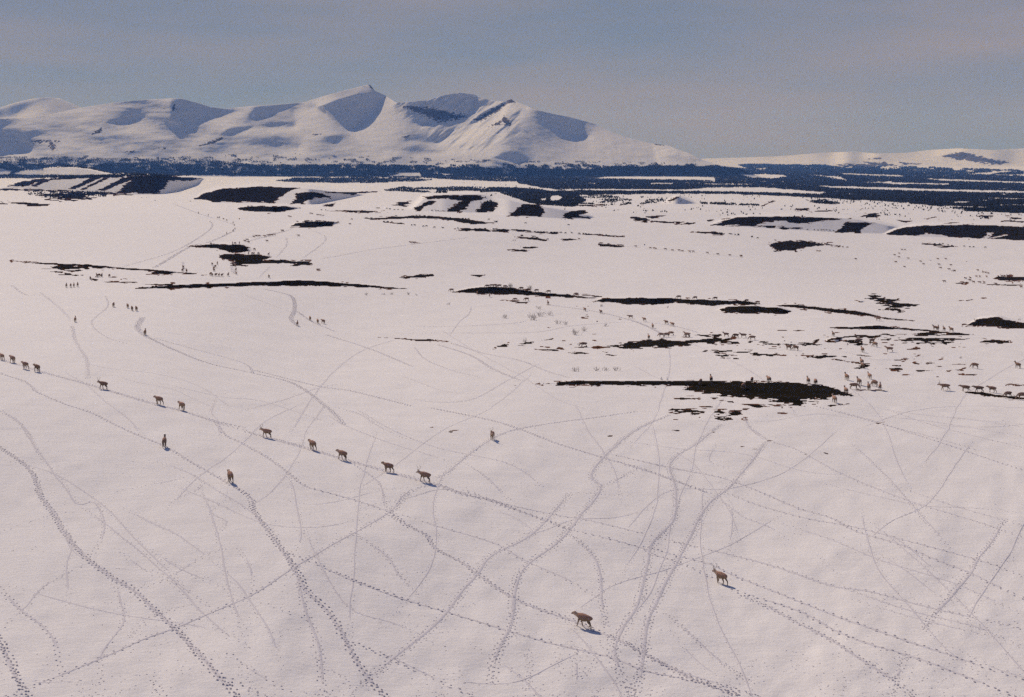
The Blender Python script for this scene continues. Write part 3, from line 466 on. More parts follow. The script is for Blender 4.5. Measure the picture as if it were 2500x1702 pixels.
T.append(scatter(belt,1.15,holes,-.05,11,(18,4.5),lambda X,Y:np.clip((Y-404)/60,-.3,.25)))
T.append(scatter(belt,.28,holes,-.5,12))
T.append(scatter(np.array([(-50,384),(700,376),(1100,388),(1700,400),(1700,418),(1100,412),(600,406),(-50,394)],float),.6,[],.08,13,(16,5),lambda X,Y:(Y-400)*.014))
T.append(scatter(np.array([(-300,427),(0,427),(250,430),(290,433),(0,437),(-300,438)],float),1.2,[],None,14))
T.append(scatter(px('B',[(1700,545),(1900,520),(1990,535),(2324,520),(2324,560),(1640,580)]),.7,[],-.1,15))
Cm=px('C',[(-560,262),(-300,225),(0,215),(120,205),(300,198),(450,206),(740,190),(1200,196),(1300,210),(1900,240),(2324,262),(3000,280),(3000,490),(2324,466),(2000,455),(1860,430),(1600,405),(1450,395),(1100,378),(560,350),(0,355),(-300,338),(-540,300)])
hc=[px('C',p) for p in ([(-300,255),(0,256),(380,258),(575,265),(570,284),(0,274),(-300,272)],[(700,245),(960,250),(985,262),(900,272),(780,268)],[(-300,328),(0,330),(400,334),(520,323),(830,320),(1190,348),(1180,360),(560,348),(0,344),(-300,338)],
 [(1080,310),(1500,320),(1900,332),(2324,342),(3000,350),(3000,364),(2324,356),(1800,346),(1250,326)],[(1370,290),(1900,299),(1900,308),(1600,305)],[(1740,270),(2324,290),(3000,300),(3000,308),(2324,299),(1850,285)],[(1920,402),(2045,402),(2000,412),(1930,412)],[(1100,248),(1290,262),(1325,284),(1200,264)],[(200,296),(330,297),(330,306),(200,305)],[(2080,379),(2324,385),(2324,391),(2120,386)],[(1280,240),(1650,255),(1640,263),(1300,250)],[(560,186),(700,195),(760,215),(600,205)],[(2140,418),(2324,420),(2324,425),(2160,424)],[(1860,425),(2110,433),(2110,440),(1880,434)],[(1500,288),(1580,286),(1570,295)],[(500,300),(800,302),(780,308),(520,306)])]
T.append(scatter(Cm,1.5,hc,-.42,16,(60,4)))
T.append(scatter(Cm,.3,hc,None,17))
T.append(scatter(px('C',[(1290,200),(1800,205),(2324,225),(2324,262),(1300,240)]),1.3,[],-.04,33,(30,4)))
T.append(scatter(px('E',[(250,140),(400,119),(900,114),(1340,124),(1520,134),(1200,152),(960,157),(700,158),(430,150)]),1.3,[],-.7,18))
T.append(scatter(px('E',[(1120,215),(1240,195),(1500,196),(1700,190),(2000,198),(2200,203),(2500,222),(2200,236),(2000,232),(1560,238),(1130,222)]),1.,[px('E',[(1380,208),(1540,212),(1540,235),(1380,215)]),px('E',[(1620,222),(1900,220),(1900,240),(1640,238)])],-.35,19,(24,3)))
T.append(scatter(px('F',[(60,170),(190,172),(400,160),(640,165),(695,195),(770,235),(700,272),(640,284),(380,266),(250,238),(200,215)]),1.3,[px('F',[(465,215),(490,195),(540,190),(580,212),(540,238),(480,238)]),px('F',[(385,228),(430,212),(460,208),(430,235)])],-.55,20))
T.append(scatter(px('F',[(-20,128),(200,132),(500,160),(900,156),(1700,160),(2324,176),(2324,190),(1700,178),(1200,183),(700,190),(200,168),(-20,160)]),1.3,[],-.6,21))
T.append(scatter(px('F',[(300,120),(900,130),(1100,120),(1100,135),(850,145),(300,140)]),.5,[],.0,22,(20,2)))
T.append(scatter(px('F',[(680,190),(1400,200),(1400,250),(1080,272),(700,262)]),.5,[],.16,23,(16,3)))
T.append(scatter(px('F',[(1690,242),(1900,254),(2170,268),(2170,276),(1700,262)]),.9,[],-.1,24,(12,3)))
T.append(scatter(np.array([(1100,440),(1500,466),(2000,478),(2400,515),(2500,545),(1500,520),(1150,500)],float),.014,[],.1,25,(40,8)))
T.append(scatter(px('C',[(1100,402),(1180,392),(1280,410),(1260,420),(1130,412)]),.6,[],-.2,26))
T.append(scatter(px('C',[(1000,375),(1500,395),(1900,430),(2324,470),(2324,485),(1800,460),(1100,395)]),.03,[],None,27))
T.append(scatter(px('D',[(250,285),(850,295),(860,335),(400,345),(230,320)]),.16,[],None,28))
T.append(scatter(px('D',[(640,165),(1000,160),(1500,150),(1500,158),(1000,168)]),.5,[],-.2,29))
P=np.concatenate(T);P=P[P[:,0]<2900]
Dt=D_at(P[:,0],P[:,1]);mm=(P[:,0]<1880)&(P[:,1]<435)&(P[:,1]>np.interp(P[:,0],SKY[:,0],SKY[:,1]))
Dm=gridinterp(xs,ys,DM,P[:,0],P[:,1]);Dt=np.where(mm&(Dm<Dt),Dm,Dt)
Dh=gridinterp(x_,y_,D_,P[:,0],P[:,1]);mm=(P[:,0]>1560)&(P[:,1]<411);Dt=np.where(mm&(Dh<Dt),Dh,Dt)
X,Y,Z=P3(P[:,0],P[:,1],Dt);n=len(P);hh=(.75+Dt/7300*5.6)*np.where((P[:,1]<403)&(P[:,0]<1600),.62,1)*rng.uniform(.55,1.3,n);ww=hh*rng.uniform(.26,.48,n)
ang=rng.uniform(0,6.28,n);oct_=[]
base=np.stack([X,Y,Z-.2],1)
def ringv(a,r,h):return base+np.stack([np.cos(ang+a)*ww*r,np.sin(ang+a)*ww*r,hh*h],1)
jit=lambda:rng.uniform(.6,1.35,n)
vs=[ringv(0,.2,0)]+[ringv(a,jit(),rng.uniform(.25,.55,n)) for a in(0,1.57,3.14,4.71)]+[ringv(.8,.35*jit(),1.)]
VV=np.stack(vs,1).reshape(-1,3);fb=np.array([(0,2,1),(0,3,2),(0,4,3),(0,1,4),(5,1,2),(5,2,3),(5,3,4),(5,4,1)])
FF=(np.arange(n)[:,None,None]*6+fb[None]).reshape(-1,3)
o=mesh('forest',VV,FF,[M_TREE],'stuff',smooth=False);tag(o,'dark birch and spruce forest filling the valley below the mountains','forest')
print('trees',n)
# ---------------- hoofprints ----------------
# (region, rows, strength, points)
TR=[('N',2,.95,[(-30,190),(60,250),(130,300),(190,370),(220,470),(290,570),(370,700),(480,820),(600,910),(740,1000),(860,1110),(970,1210),(1060,1310),(1180,1440),(1280,1550),(1350,1620)]),
('N',1,.5,[(-20,0),(90,60),(150,120),(210,230),(280,330),(370,440),(430,520),(520,510),(565,600),(560,700),(510,800)]),
('K',1,.9,[(-20,270),(100,310),(220,350),(300,400),(360,460),(620,570),(860,650),(1080,760),(1300,860),(1540,960),(1830,1130),(2100,1280),(2324,1420)]),
('N',2,1,[(1300,425),(1380,490),(1400,560),(1500,700),(1610,850),(1640,910),(1700,1010),(1800,1100),(1880,1230),(1930,1330),(2000,1440),(2080,1540),(2140,1620)]),
('N',1,.9,[(1160,50),(1200,90),(1240,140),(1330,185),(1480,270),(1590,350),(1680,420),(1850,470),(2000,515),(2150,570),(2250,640)]),
('O',2,.8,[(350,580),(440,640),(540,690),(600,770),(740,840),(830,910),(1010,1030),(1200,1110),(1350,1160),(1480,1220),(1600,1265),(1700,1320),(1850,1400),(2000,1480),(2270,1580)]),
('N',2,.5,[(20,1590),(130,1540),(350,1455),(600,1350),(800,1260),(970,1200),(1200,1100),(1400,1010),(1620,870),(1850,730),(2000,650),(2150,560),(2254,460)]),
('O',2,.5,[(350,570),(420,470),(540,420)]),('O',2,.5,[(590,378),(660,345),(760,260),(890,170),(1000,120),(1200,80),(1500,40),(1700,10)]),
('N',2,1,[(-20,1230),(30,1330),(80,1450),(130,1540),(180,1620)]),('N',1,.6,[(-20,960),(110,1100),(230,1190),(300,1280),(330,1420)]),('N',1,.45,[(0,1220),(110,1110),(150,1080),(250,970),(450,860)]),
('N',1,.35,[(1590,350),(1640,560),(1660,700),(1600,800)]),('N',2,.45,[(1620,850),(1680,1100),(1750,1300),(1770,1500),(1780,1620)]),
('N',1,.95,[(1580,790),(1720,840),(1900,920),(2080,990),(2254,1050)]),('O',1,.95,[(0,880),(240,980),(500,1070),(700,1130),(1000,1220),(1250,1290),(1500,1350),(1580,1370),(1750,1440),(1900,1470),(2100,1520),(2270,1575)]),
('N',1,.6,[(1930,290),(2080,400),(2120,520),(2160,570)]),('N',1,.4,[(1960,690),(2100,790),(2200,900),(2254,960)]),('O',1,.45,[(160,690),(320,800),(380,900),(500,1020)]),
('N',1,.7,[(1240,1470),(1400,1550),(1500,1620)]),('N',1,.35,[(1310,760),(1380,880),(1390,1010)]),('N',1,.4,[(620,920),(660,1050),(680,1170),(560,1350),(560,1500)]),('N',1,.35,[(-10,680),(250,590),(420,560)]),
('N',1,.45,[(1440,1060),(1600,1120),(1700,1160)]),('N',1,.55,[(1250,1330),(1350,1410),(1480,1490),(1660,1590)]),('N',1,.7,[(1930,1270),(2060,1330),(2200,1400),(2254,1425)]),('O',1,.7,[(100,1270),(350,1370),(560,1470),(820,1590)]),
('N',1,.5,[(820,1450),(900,1580)]),('N',1,.3,[(820,760),(1000,880),(1250,990)]),('N',1,.3,[(640,760),(760,860),(900,940)]),('N',1,.3,[(500,1500),(680,1570)]),('N',1,.3,[(1130,350),(900,400),(640,450)]),('N',1,.3,[(1060,370),(1110,420),(960,500)]),
('N',1,.3,[(1180,700),(1240,620),(1160,560),(1280,480)]),('N',1,.3,[(750,990),(900,940),(1100,820),(1250,760)]),('N',2,.25,[(700,1260),(820,1150),(1000,1080)]),('N',1,.3,[(0,1440),(200,1500),(420,1500),(450,1600)]),('N',1,.3,[(1780,1400),(1880,1480),(1960,1590)]),
('K',3,.55,[(-20,130),(60,165),(160,190),(380,260),(640,330),(900,400),(1100,460),(1450,560),(1720,630),(2040,730),(2324,795)]),('L',3,.6,[(0,190),(230,250),(520,330),(800,415),(1100,500),(1500,610),(1660,655),(1900,740),(2150,800),(2324,870)]),
('K',1,.7,[(380,262),(900,405),(1450,572),(1720,636),(2040,742),(2324,820)]),('L',1,.7,[(0,200),(520,342),(1100,510),(1660,665)]),
('O',2,.9,[(600,410),(760,470),(900,500),(1060,560),(1200,610),(1330,660)]),('O',1,.9,[(1330,660),(1500,700),(1720,760),(1800,800),(1950,850),(2120,930)]),
('P',1,1,[(650,990),(700,1010),(900,1070),(1060,1130),(1220,1220),(1400,1290),(1600,1350),(1850,1440),(2080,1530),(2270,1605)]),
('P',1,1,[(160,750),(330,800),(520,850),(650,910),(900,1010),(1180,1120),(1400,1200),(1600,1270),(1900,1370),(2100,1440),(2270,1490)]),
('O',1,.7,[(740,440),(980,520),(1250,580),(1430,610),(1600,650),(1800,700),(1940,735)]),('P',2,.5,[(330,730),(600,790),(900,870),(1200,970),(1400,1000),(1700,1080),(2000,1150),(2270,1210)]),
('P',2,.7,[(700,1020),(870,1100),(1000,1170),(1180,1260),(1350,1370),(1560,1510),(1700,1620)]),('P',1,.8,[(0,280),(150,325),(300,380),(510,458)]),
('P',1,.8,[(0,250),(300,320),(600,380),(860,480),(1000,540),(1200,600),(1330,670),(1560,740),(1750,820),(1950,900),(2270,1050)]),('P',1,.75,[(620,460),(800,530),(1060,600),(1330,650),(1600,720),(1900,800),(2100,860),(2270,930)]),
('P',1,.6,[(740,90),(850,170),(1000,220),(1200,330),(1450,440),(1700,530),(2000,620),(2270,710)]),('P',1,.8,[(1100,-20),(1400,60),(1600,120),(1850,200),(2050,270),(2270,340)]),
('P',1,.5,[(1500,0),(1800,100),(2270,215)]),('P',1,.45,[(1310,190),(1500,370),(1700,600),(1850,770)]),('P',1,.5,[(1600,440),(1900,540),(2270,645)]),('P',1,.35,[(900,620),(1200,720),(1500,840),(1900,970),(2270,1140)]),('P',1,.4,[(1780,30),(2270,100)]),
('P',3,.5,[(840,170),(660,400),(520,520),(430,680),(340,840),(250,1020),(180,1180),(155,1350),(130,1500),(90,1590)]),('P',3,.45,[(590,80),(460,180),(310,290),(330,420),(330,600),(210,740),(180,860),(130,1060),(30,1230),(0,1370),(90,1560)]),
('O',3,.5,[(1880,30),(1700,110),(1530,250),(1450,370),(1500,430),(1400,570),(1250,740),(1090,860),(1030,970),(1010,1180),(920,1370),(900,1510)]),('O',2,.4,[(1700,330),(1500,430)]),
('O',2,.5,[(1330,680),(1450,790),(1500,900),(1510,1050),(1540,1200)]),('O',3,.35,[(1330,460),(1250,560),(1100,700),(900,800),(820,900),(650,1120),(480,1280),(330,1400),(180,1520)]),
('O',1,.55,[(380,570),(600,640),(900,730),(1080,830),(1300,930),(1480,1030)]),('O',1,.5,[(750,290),(870,370),(1000,500)]),('O',1,.4,[(0,30),(100,90),(330,180),(560,250),(700,300)]),('O',1,.45,[(160,0),(330,100),(600,210),(1000,300),(1200,440)]),
('O',2,.7,[(560,-10),(900,60),(1060,110),(1270,190),(1500,260),(1700,320),(1880,380),(2100,460)]),('O',1,.5,[(1540,240),(1800,300),(2254,390)]),('O',1,.3,[(1340,455),(1700,480)]),('O',1,.3,[(1260,1330),(1300,1470)]),('O',2,.25,[(1100,1310),(1110,1540)]),('O',2,.25,[(1380,1300),(1370,1480),(1500,1370)]),
('P',2,.5,[(2150,600),(2080,720),(1990,830),(1940,920),(1780,1110),(1700,1210)]),('P',2,.3,[(1600,1330),(1580,1400),(1520,1580)]),('P',2,.4,[(280,1120),(420,1240),(560,1370),(760,1510)]),('P',2,.6,[(40,1270),(200,1370),(400,1460),(600,1520),(900,1610)]),('P',1,.8,[(180,1440),(500,1510),(700,1575)]),
('P',1,.3,[(560,190),(520,280),(640,330)]),('P',1,.3,[(640,500),(650,640),(630,780)]),('P',1,.3,[(1120,800),(1220,900)]),('P',2,.25,[(1200,960),(1600,1100),(2000,1200),(2270,1320)]),('P',1,.3,[(1300,1040),(1700,1160),(2270,1290)]),
('Q',2,.75,[(830,400),(1000,480),(1180,550),(1400,600),(1620,650),(1740,710),(1900,840),(1950,900)]),('Q',1,.6,[(880,410),(1100,470),(1380,550),(1440,610)]),('Q',2,.6,[(1440,590),(1800,680),(2000,710),(2340,795)]),
('Q',1,.5,[(600,170),(610,230),(520,320),(600,400),(720,440)]),('Q',4,.6,[(810,290),(780,350),(830,400)]),('Q',2,.4,[(410,340),(430,430),(490,530),(500,640)]),('Q',2,.4,[(70,110),(140,160),(230,165)]),('Q',2,.35,[(230,150),(330,230),(400,300)]),
('Q',3,.6,[(1500,130),(1650,170),(1670,250),(1650,300),(1690,340)]),('Q',2,.6,[(1690,260),(1780,320),(1900,370)]),('Q',2,.6,[(1850,390),(2100,470),(2340,570)]),('Q',1,.4,[(1380,160),(1650,260)]),('Q',1,.6,[(0,815),(100,880),(160,960),(210,1050)]),
('Q',1,.35,[(1230,740),(1200,830),(1240,890),(1250,980)]),('Q',1,.5,[(1900,800),(2040,840),(2150,910),(2300,980)]),('Q',1,.3,[(900,660),(1250,740),(1500,770),(1900,900)]),('Q',1,.3,[(800,360),(1300,420)]),
('H',1,.4,[(40,690),(130,790),(350,880),(600,940)]),('H',2,.5,[(230,670),(500,760),(680,870),(900,960)]),('H',2,.4,[(350,660),(600,740),(900,800),(1100,880),(1300,940)]),('H',2,.45,[(0,520),(400,520),(800,500),(940,480)]),
('H',2,.45,[(0,575),(400,575),(1000,570),(1300,520),(1600,495),(1800,490)]),('H',1,.35,[(500,360),(480,420),(400,490),(320,600)]),('H',2,.7,[(1150,350),(1500,400),(1750,460),(1900,510),(2060,590)]),('H',2,.5,[(1800,480),(2100,510),(2340,570)]),
('I',1,.6,[(1080,830),(1300,890),(1500,950),(1800,1030),(2000,1090)]),('I',1,.45,[(1300,860),(1700,900),(2330,1000)]),('I',1,.35,[(1200,780),(1600,850),(2330,920)]),('I',2,.4,[(460,870),(500,950),(620,1030)]),
('D',2,.5,[(1700,530),(1720,570),(1650,640),(1400,780),(1000,900)]),('D',3,.6,[(1900,610),(1700,700),(1540,740),(1250,910)]),('D',2,.5,[(1400,390),(1608,468),(1900,560)]),('D',3,.5,[(2324,610),(2100,670),(1990,700)]),('D',2,.5,[(1480,860),(1490,940)]),('D',3,.5,[(1860,870),(1900,960)]),
('E',2,.45,[(0,600),(300,550),(380,520)]),('E',2,.4,[(540,540),(640,590),(620,650),(470,760)]),('E',2,.35,[(330,600),(330,660),(250,760)]),('E',3,.4,[(620,770),(1000,700),(1300,660),(1800,600)]),('E',2,.3,[(200,830),(100,930)]),
('F',2,.4,[(1070,600),(1500,640),(2025,690)])]
rg_=np.random.default_rng(23)
for k_ in range(85):
    x0=rg_.uniform(-50,2450);y0=395+math.exp(rg_.uniform(math.log(330),math.log(1250)));L_=rg_.uniform(200,700)*min(1,.35+(y0-395)/1100);a0=math.atan(math.tan(rg_.choice([.42,.36,.30,2.5,2.2,-.75,1.2])+rg_.normal(0,.12))*min(1,.25+(y0-395)/900));pts=[(x0,y0)]
    for q_ in range(4):a0+=rg_.normal(0,.24);x0+=math.cos(a0)*L_/4;y0+=math.sin(a0)*L_/4;pts.append((x0,y0))
    if min(p[1] for p in pts)>800:TR.append(('R',1,float(rg_.uniform(.12,.36)),pts))
AF=allf.reshape(GX.shape)
def bare_at(x,y):return gridinterp(gx,gy,np.maximum(AF,-3),x,y)>-1.2
random.seed(11);pr=[];rib=[]
for r,rows,st,pts in TR:
    q=px(r,pts);m=max(2,int(np.ptp(q[:,0])/10+np.ptp(q[:,1])/5));s=np.linspace(0,len(q)-1,m*len(q));k=np.minimum(s.astype(int),len(q)-2);f=s-k
    # Catmull-Rom through the points
    qq=np.vstack([2*q[0]-q[1],q,2*q[-1]-q[-2]]);p0,p1,p2,p3=qq[k],qq[k+1],qq[k+2],qq[k+3];f=f[:,None]
    c=.5*((2*p1)+(p2-p0)*f+(2*p0-5*p1+4*p2-p3)*f**2+(-p0+3*p1-3*p2+p3)*f**3)
    X,Y,Z=P3(c[:,0],c[:,1],D_at(c[:,0],c[:,1]));ds=np.hypot(np.diff(X),np.diff(Y));S=np.concatenate([[0],ds.cumsum()])
    far=np.median(Y);step=(.46 if rows==1 else .36) if far<260 else .7
    if 1:
        a=np.arange(0,S[-1],.6 if far<260 else 1.2);x=np.interp(a,S,X);y=np.interp(a,S,Y);tx=np.gradient(x);ty=np.gradient(y);ln=np.hypot(tx,ty)+1e-6
        if len(a)>3:
            fs=np.clip(1+(y-170)/330,1,1.6);hw=(.085+.035*(rows-1)+.06*st)*fs*(1+.5*vnoise(a/1.7,a*0+far,5));sx_=x+.22*fbm(a/7,a*0+far,9,2)*-ty/ln;sy_=y+.22*fbm(a/7,a*0+far,9,2)*tx/ln
            o_=np.array([-1,-.55,0,.55,1])[None];rib.append((sx_[:,None]-(ty/ln*hw)[:,None]*o_,sy_[:,None]+(tx/ln*hw)[:,None]*o_,np.repeat(np.interp(a,S,c[:,0])[:,None],5,1),np.repeat(np.interp(a,S,c[:,1])[:,None],5,1),
                np.array([-.03,1,.1,1,-.03])[None]*((.009+.018*st)*fs*np.clip(.9+1.3*vnoise(a/1.6,a*0+far,7),.1,1.7)*np.clip(np.minimum(a,a[-1]-a)/9,0,1))[:,None]+.006))
    for row in range(rows):
        a=np.arange(rng.uniform(0,.4),S[-1],step);a=a+rng.normal(0,.06,len(a))
        if r in 'DE':a=a[rng.uniform(size=len(a))<.5]
        if st<.6:a=a[rng.uniform(size=len(a))<.85]
        x=np.interp(a,S,X);y=np.interp(a,S,Y);tx=np.interp(a+.3,S,X)-np.interp(a-.3,S,X);ty=np.interp(a+.3,S,Y)-np.interp(a-.3,S,Y);ln=np.hypot(tx,ty)+1e-6
        off=(row-(rows-1)/2)*(.13+.0006*far)+np.where(np.arange(len(a))%2,.12,-.12)+rng.normal(0,.05,len(a))+.10*fbm(a/6,a*0+row*7,st and int(far)+row,2)*(rows>1)
        x=x-ty/ln*off;y=y+tx/ln*off;cc0=np.interp(a,S,c[:,0]);cc1=np.interp(a,S,c[:,1])
        pr.append(np.stack([x,y,cc0,cc1,np.full(len(a),st),np.arctan2(ty,tx)],1))
pr=np.concatenate(pr);pr=pr[~bare_at(pr[:,2],pr[:,3])]
# stray single prints over the trampled plain
n=2500;sx=rng.uniform(-50,2550,n);sy=1702-(rng.uniform(0,1,n)**1.6)*760;k=fbm(sx/120,sy/60,91,3)>.0;sx,sy=sx[k],sy[k]
X,Y,Z=P3(sx,sy,D_at(sx,sy));pr=np.vstack([pr,np.stack([X,Y,sx,sy,rng.uniform(.1,.3,len(sx)),rng.uniform(0,6,len(sx))],1)])
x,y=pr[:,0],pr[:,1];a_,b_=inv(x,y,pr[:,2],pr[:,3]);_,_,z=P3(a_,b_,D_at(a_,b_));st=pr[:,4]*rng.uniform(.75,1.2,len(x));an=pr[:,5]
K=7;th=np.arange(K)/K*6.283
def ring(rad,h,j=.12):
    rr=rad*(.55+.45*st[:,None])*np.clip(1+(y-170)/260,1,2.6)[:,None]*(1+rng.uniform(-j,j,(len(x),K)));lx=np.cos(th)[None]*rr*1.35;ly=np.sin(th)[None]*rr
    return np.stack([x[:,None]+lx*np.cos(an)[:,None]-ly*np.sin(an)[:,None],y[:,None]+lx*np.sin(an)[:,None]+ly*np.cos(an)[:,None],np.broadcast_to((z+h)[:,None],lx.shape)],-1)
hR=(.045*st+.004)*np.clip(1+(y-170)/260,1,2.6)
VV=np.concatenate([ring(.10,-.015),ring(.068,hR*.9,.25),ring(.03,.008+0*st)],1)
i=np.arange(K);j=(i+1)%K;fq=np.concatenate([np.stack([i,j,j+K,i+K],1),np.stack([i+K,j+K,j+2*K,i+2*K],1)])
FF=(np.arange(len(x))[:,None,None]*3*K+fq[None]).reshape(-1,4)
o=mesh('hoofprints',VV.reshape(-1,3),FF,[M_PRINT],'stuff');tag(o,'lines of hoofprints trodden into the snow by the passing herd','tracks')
vs_=[];fs_=[];off=0
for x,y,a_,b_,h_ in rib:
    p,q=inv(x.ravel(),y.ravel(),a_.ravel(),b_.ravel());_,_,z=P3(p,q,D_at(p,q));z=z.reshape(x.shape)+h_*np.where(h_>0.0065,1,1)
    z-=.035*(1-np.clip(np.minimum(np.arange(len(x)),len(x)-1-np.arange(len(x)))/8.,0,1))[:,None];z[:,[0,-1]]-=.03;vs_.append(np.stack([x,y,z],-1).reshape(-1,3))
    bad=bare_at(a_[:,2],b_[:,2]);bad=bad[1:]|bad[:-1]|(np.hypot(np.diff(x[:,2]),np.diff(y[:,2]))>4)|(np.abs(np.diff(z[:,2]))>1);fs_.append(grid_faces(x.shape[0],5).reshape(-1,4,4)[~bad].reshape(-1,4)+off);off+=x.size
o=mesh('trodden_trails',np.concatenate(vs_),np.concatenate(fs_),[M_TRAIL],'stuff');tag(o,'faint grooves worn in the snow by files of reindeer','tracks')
# ---------------- reindeer ----------------
def skin(name,verts,edges,rad,root,mats,sub=1):
    me=bpy.data.meshes.new(name+'_cage');me.from_pydata(verts,edges,[]);o=bpy.data.objects.new(name+'_cage',me);sc.collection.objects.link(o)
    m=o.modifiers.new('s','SKIN');m.use_smooth_shade=True;sv=me.skin_vertices[0].data if me.skin_vertices else None
    if sv is None:
        bpy.context.view_layer.update();sv=me.skin_vertices[0].data
    for v,r_ in zip(sv,rad):v.radius=r_ if isinstance(r_,tuple) else (r_,r_)
    sv[root].use_root=True
    s=o.modifiers.new('u','SUBSURF');s.levels=sub;s.render_levels=sub
    dg=bpy.context.evaluated_depsgraph_get();dg.update();nm=bpy.data.meshes.new_from_object(o.evaluated_get(dg));nm.name=name
    for mt_ in mats:nm.materials.append(mt_)
    bpy.data.objects.remove(o);bpy.data.meshes.remove(me);return nm
def deer(name,head,ph,hind=(0,0)):
    V=[];E=[];Rr=[]
    def v(p,r,par=None):
        V.append(p);Rr.append(r)
        if par is not None:E.append((par,len(V)-1))
        return len(V)-1
    pel=v((-.46,0,.80),(.20,.23));bel=v((-.08,0,.75),(.245,.31),pel);che=v((.26,0,.75),(.215,.30),bel);wit=v((.44,0,.82),(.155,.20),che)
    rump=v((-.66,0,.81),(.135,.16),pel);v((-.79,0,.76),.04,rump)
    if head=='walk': N_=[((.60,0,.84),(.135,.185)),((.75,0,.89),(.115,.15)),((.89,0,.96),(.088,.10)),((1.01,0,.89),(.066,.075)),((1.12,0,.80),(.052,.055))]
    elif head=='up': N_=[((.59,0,.92),(.135,.185)),((.71,0,1.04),(.10,.13)),((.82,0,1.16),(.088,.10)),((.95,0,1.11),(.066,.075)),((1.06,0,1.04),(.052,.055))]
    else: N_=[((.62,0,.72),(.12,.16)),((.78,0,.53),(.10,.12)),((.90,0,.34),(.072,.085)),((.95,0,.22),(.055,.06)),((.98,0,.10),(.042,.046))]
    p=wit
    for k,(q,r) in enumerate(N_):
        p=v(q,r,p)
        if k==2: hd=p
    hx,hy_,hz=V[hd]
    for s in(1,-1):v((hx-.05,s*.135,hz+.07),.022,hd)
    for s,f,h in((1,ph[0],ph[2]),(-1,ph[1],ph[3])):
        a=v((.34,s*.125,.60),(.085,.10),che);k=v((.34+f*.45,s*.12,.34),.050,a);c=v((.34+f*.85-.01,s*.12,.10),.038,k);v((.38+f,s*.12,.035),(.042,.050),c)
        a=v((-.47,s*.13,.62),(.085,.12),pel);k=v((-.40+h*.35,s*.13,.52),(.075,.095),a);hk=v((-.62+h*.6,s*.125,.34),.050,k);c=v((-.58+h*.95,s*.125,.10),.037,hk);v((-.54+h,s*.125,.035),(.042,.050),c)
    return skin(name,V,E,Rr,0,[M_FUR],1)
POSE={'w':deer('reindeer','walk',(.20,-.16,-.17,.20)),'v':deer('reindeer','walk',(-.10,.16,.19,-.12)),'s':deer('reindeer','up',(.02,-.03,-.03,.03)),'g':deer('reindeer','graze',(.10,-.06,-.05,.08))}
def antlers():
    V=[];E=[];Rr=[]
    v0=[(-.0,0,0)];V=[(0,0,0)];Rr=[.02]
    for s in(1,-1):
        b0=len(V);V+=[(0,s*.05,.05),(-.10,s*.14,.18),(-.12,s*.20,.34),(-.02,s*.20,.46),(.06,s*.16,.52),(.10,s*.07,.16),(-.20,s*.22,.40)]
        Rr+=[.016,.014,.013,.011,.008,.009,.008];E+=[(0,b0),(b0,b0+1),(b0+1,b0+2),(b0+2,b0+3),(b0+3,b0+4),(b0,b0+5),(b0+2,b0+6)]
    return skin('antlers',V,E,Rr,0,[M_ANT],1)
ANT=antlers()
HEADPOS={'w':(.88,0,1.03),'v':(.88,0,1.03),'s':(.81,0,1.23),'g':(.90,0,.42)}
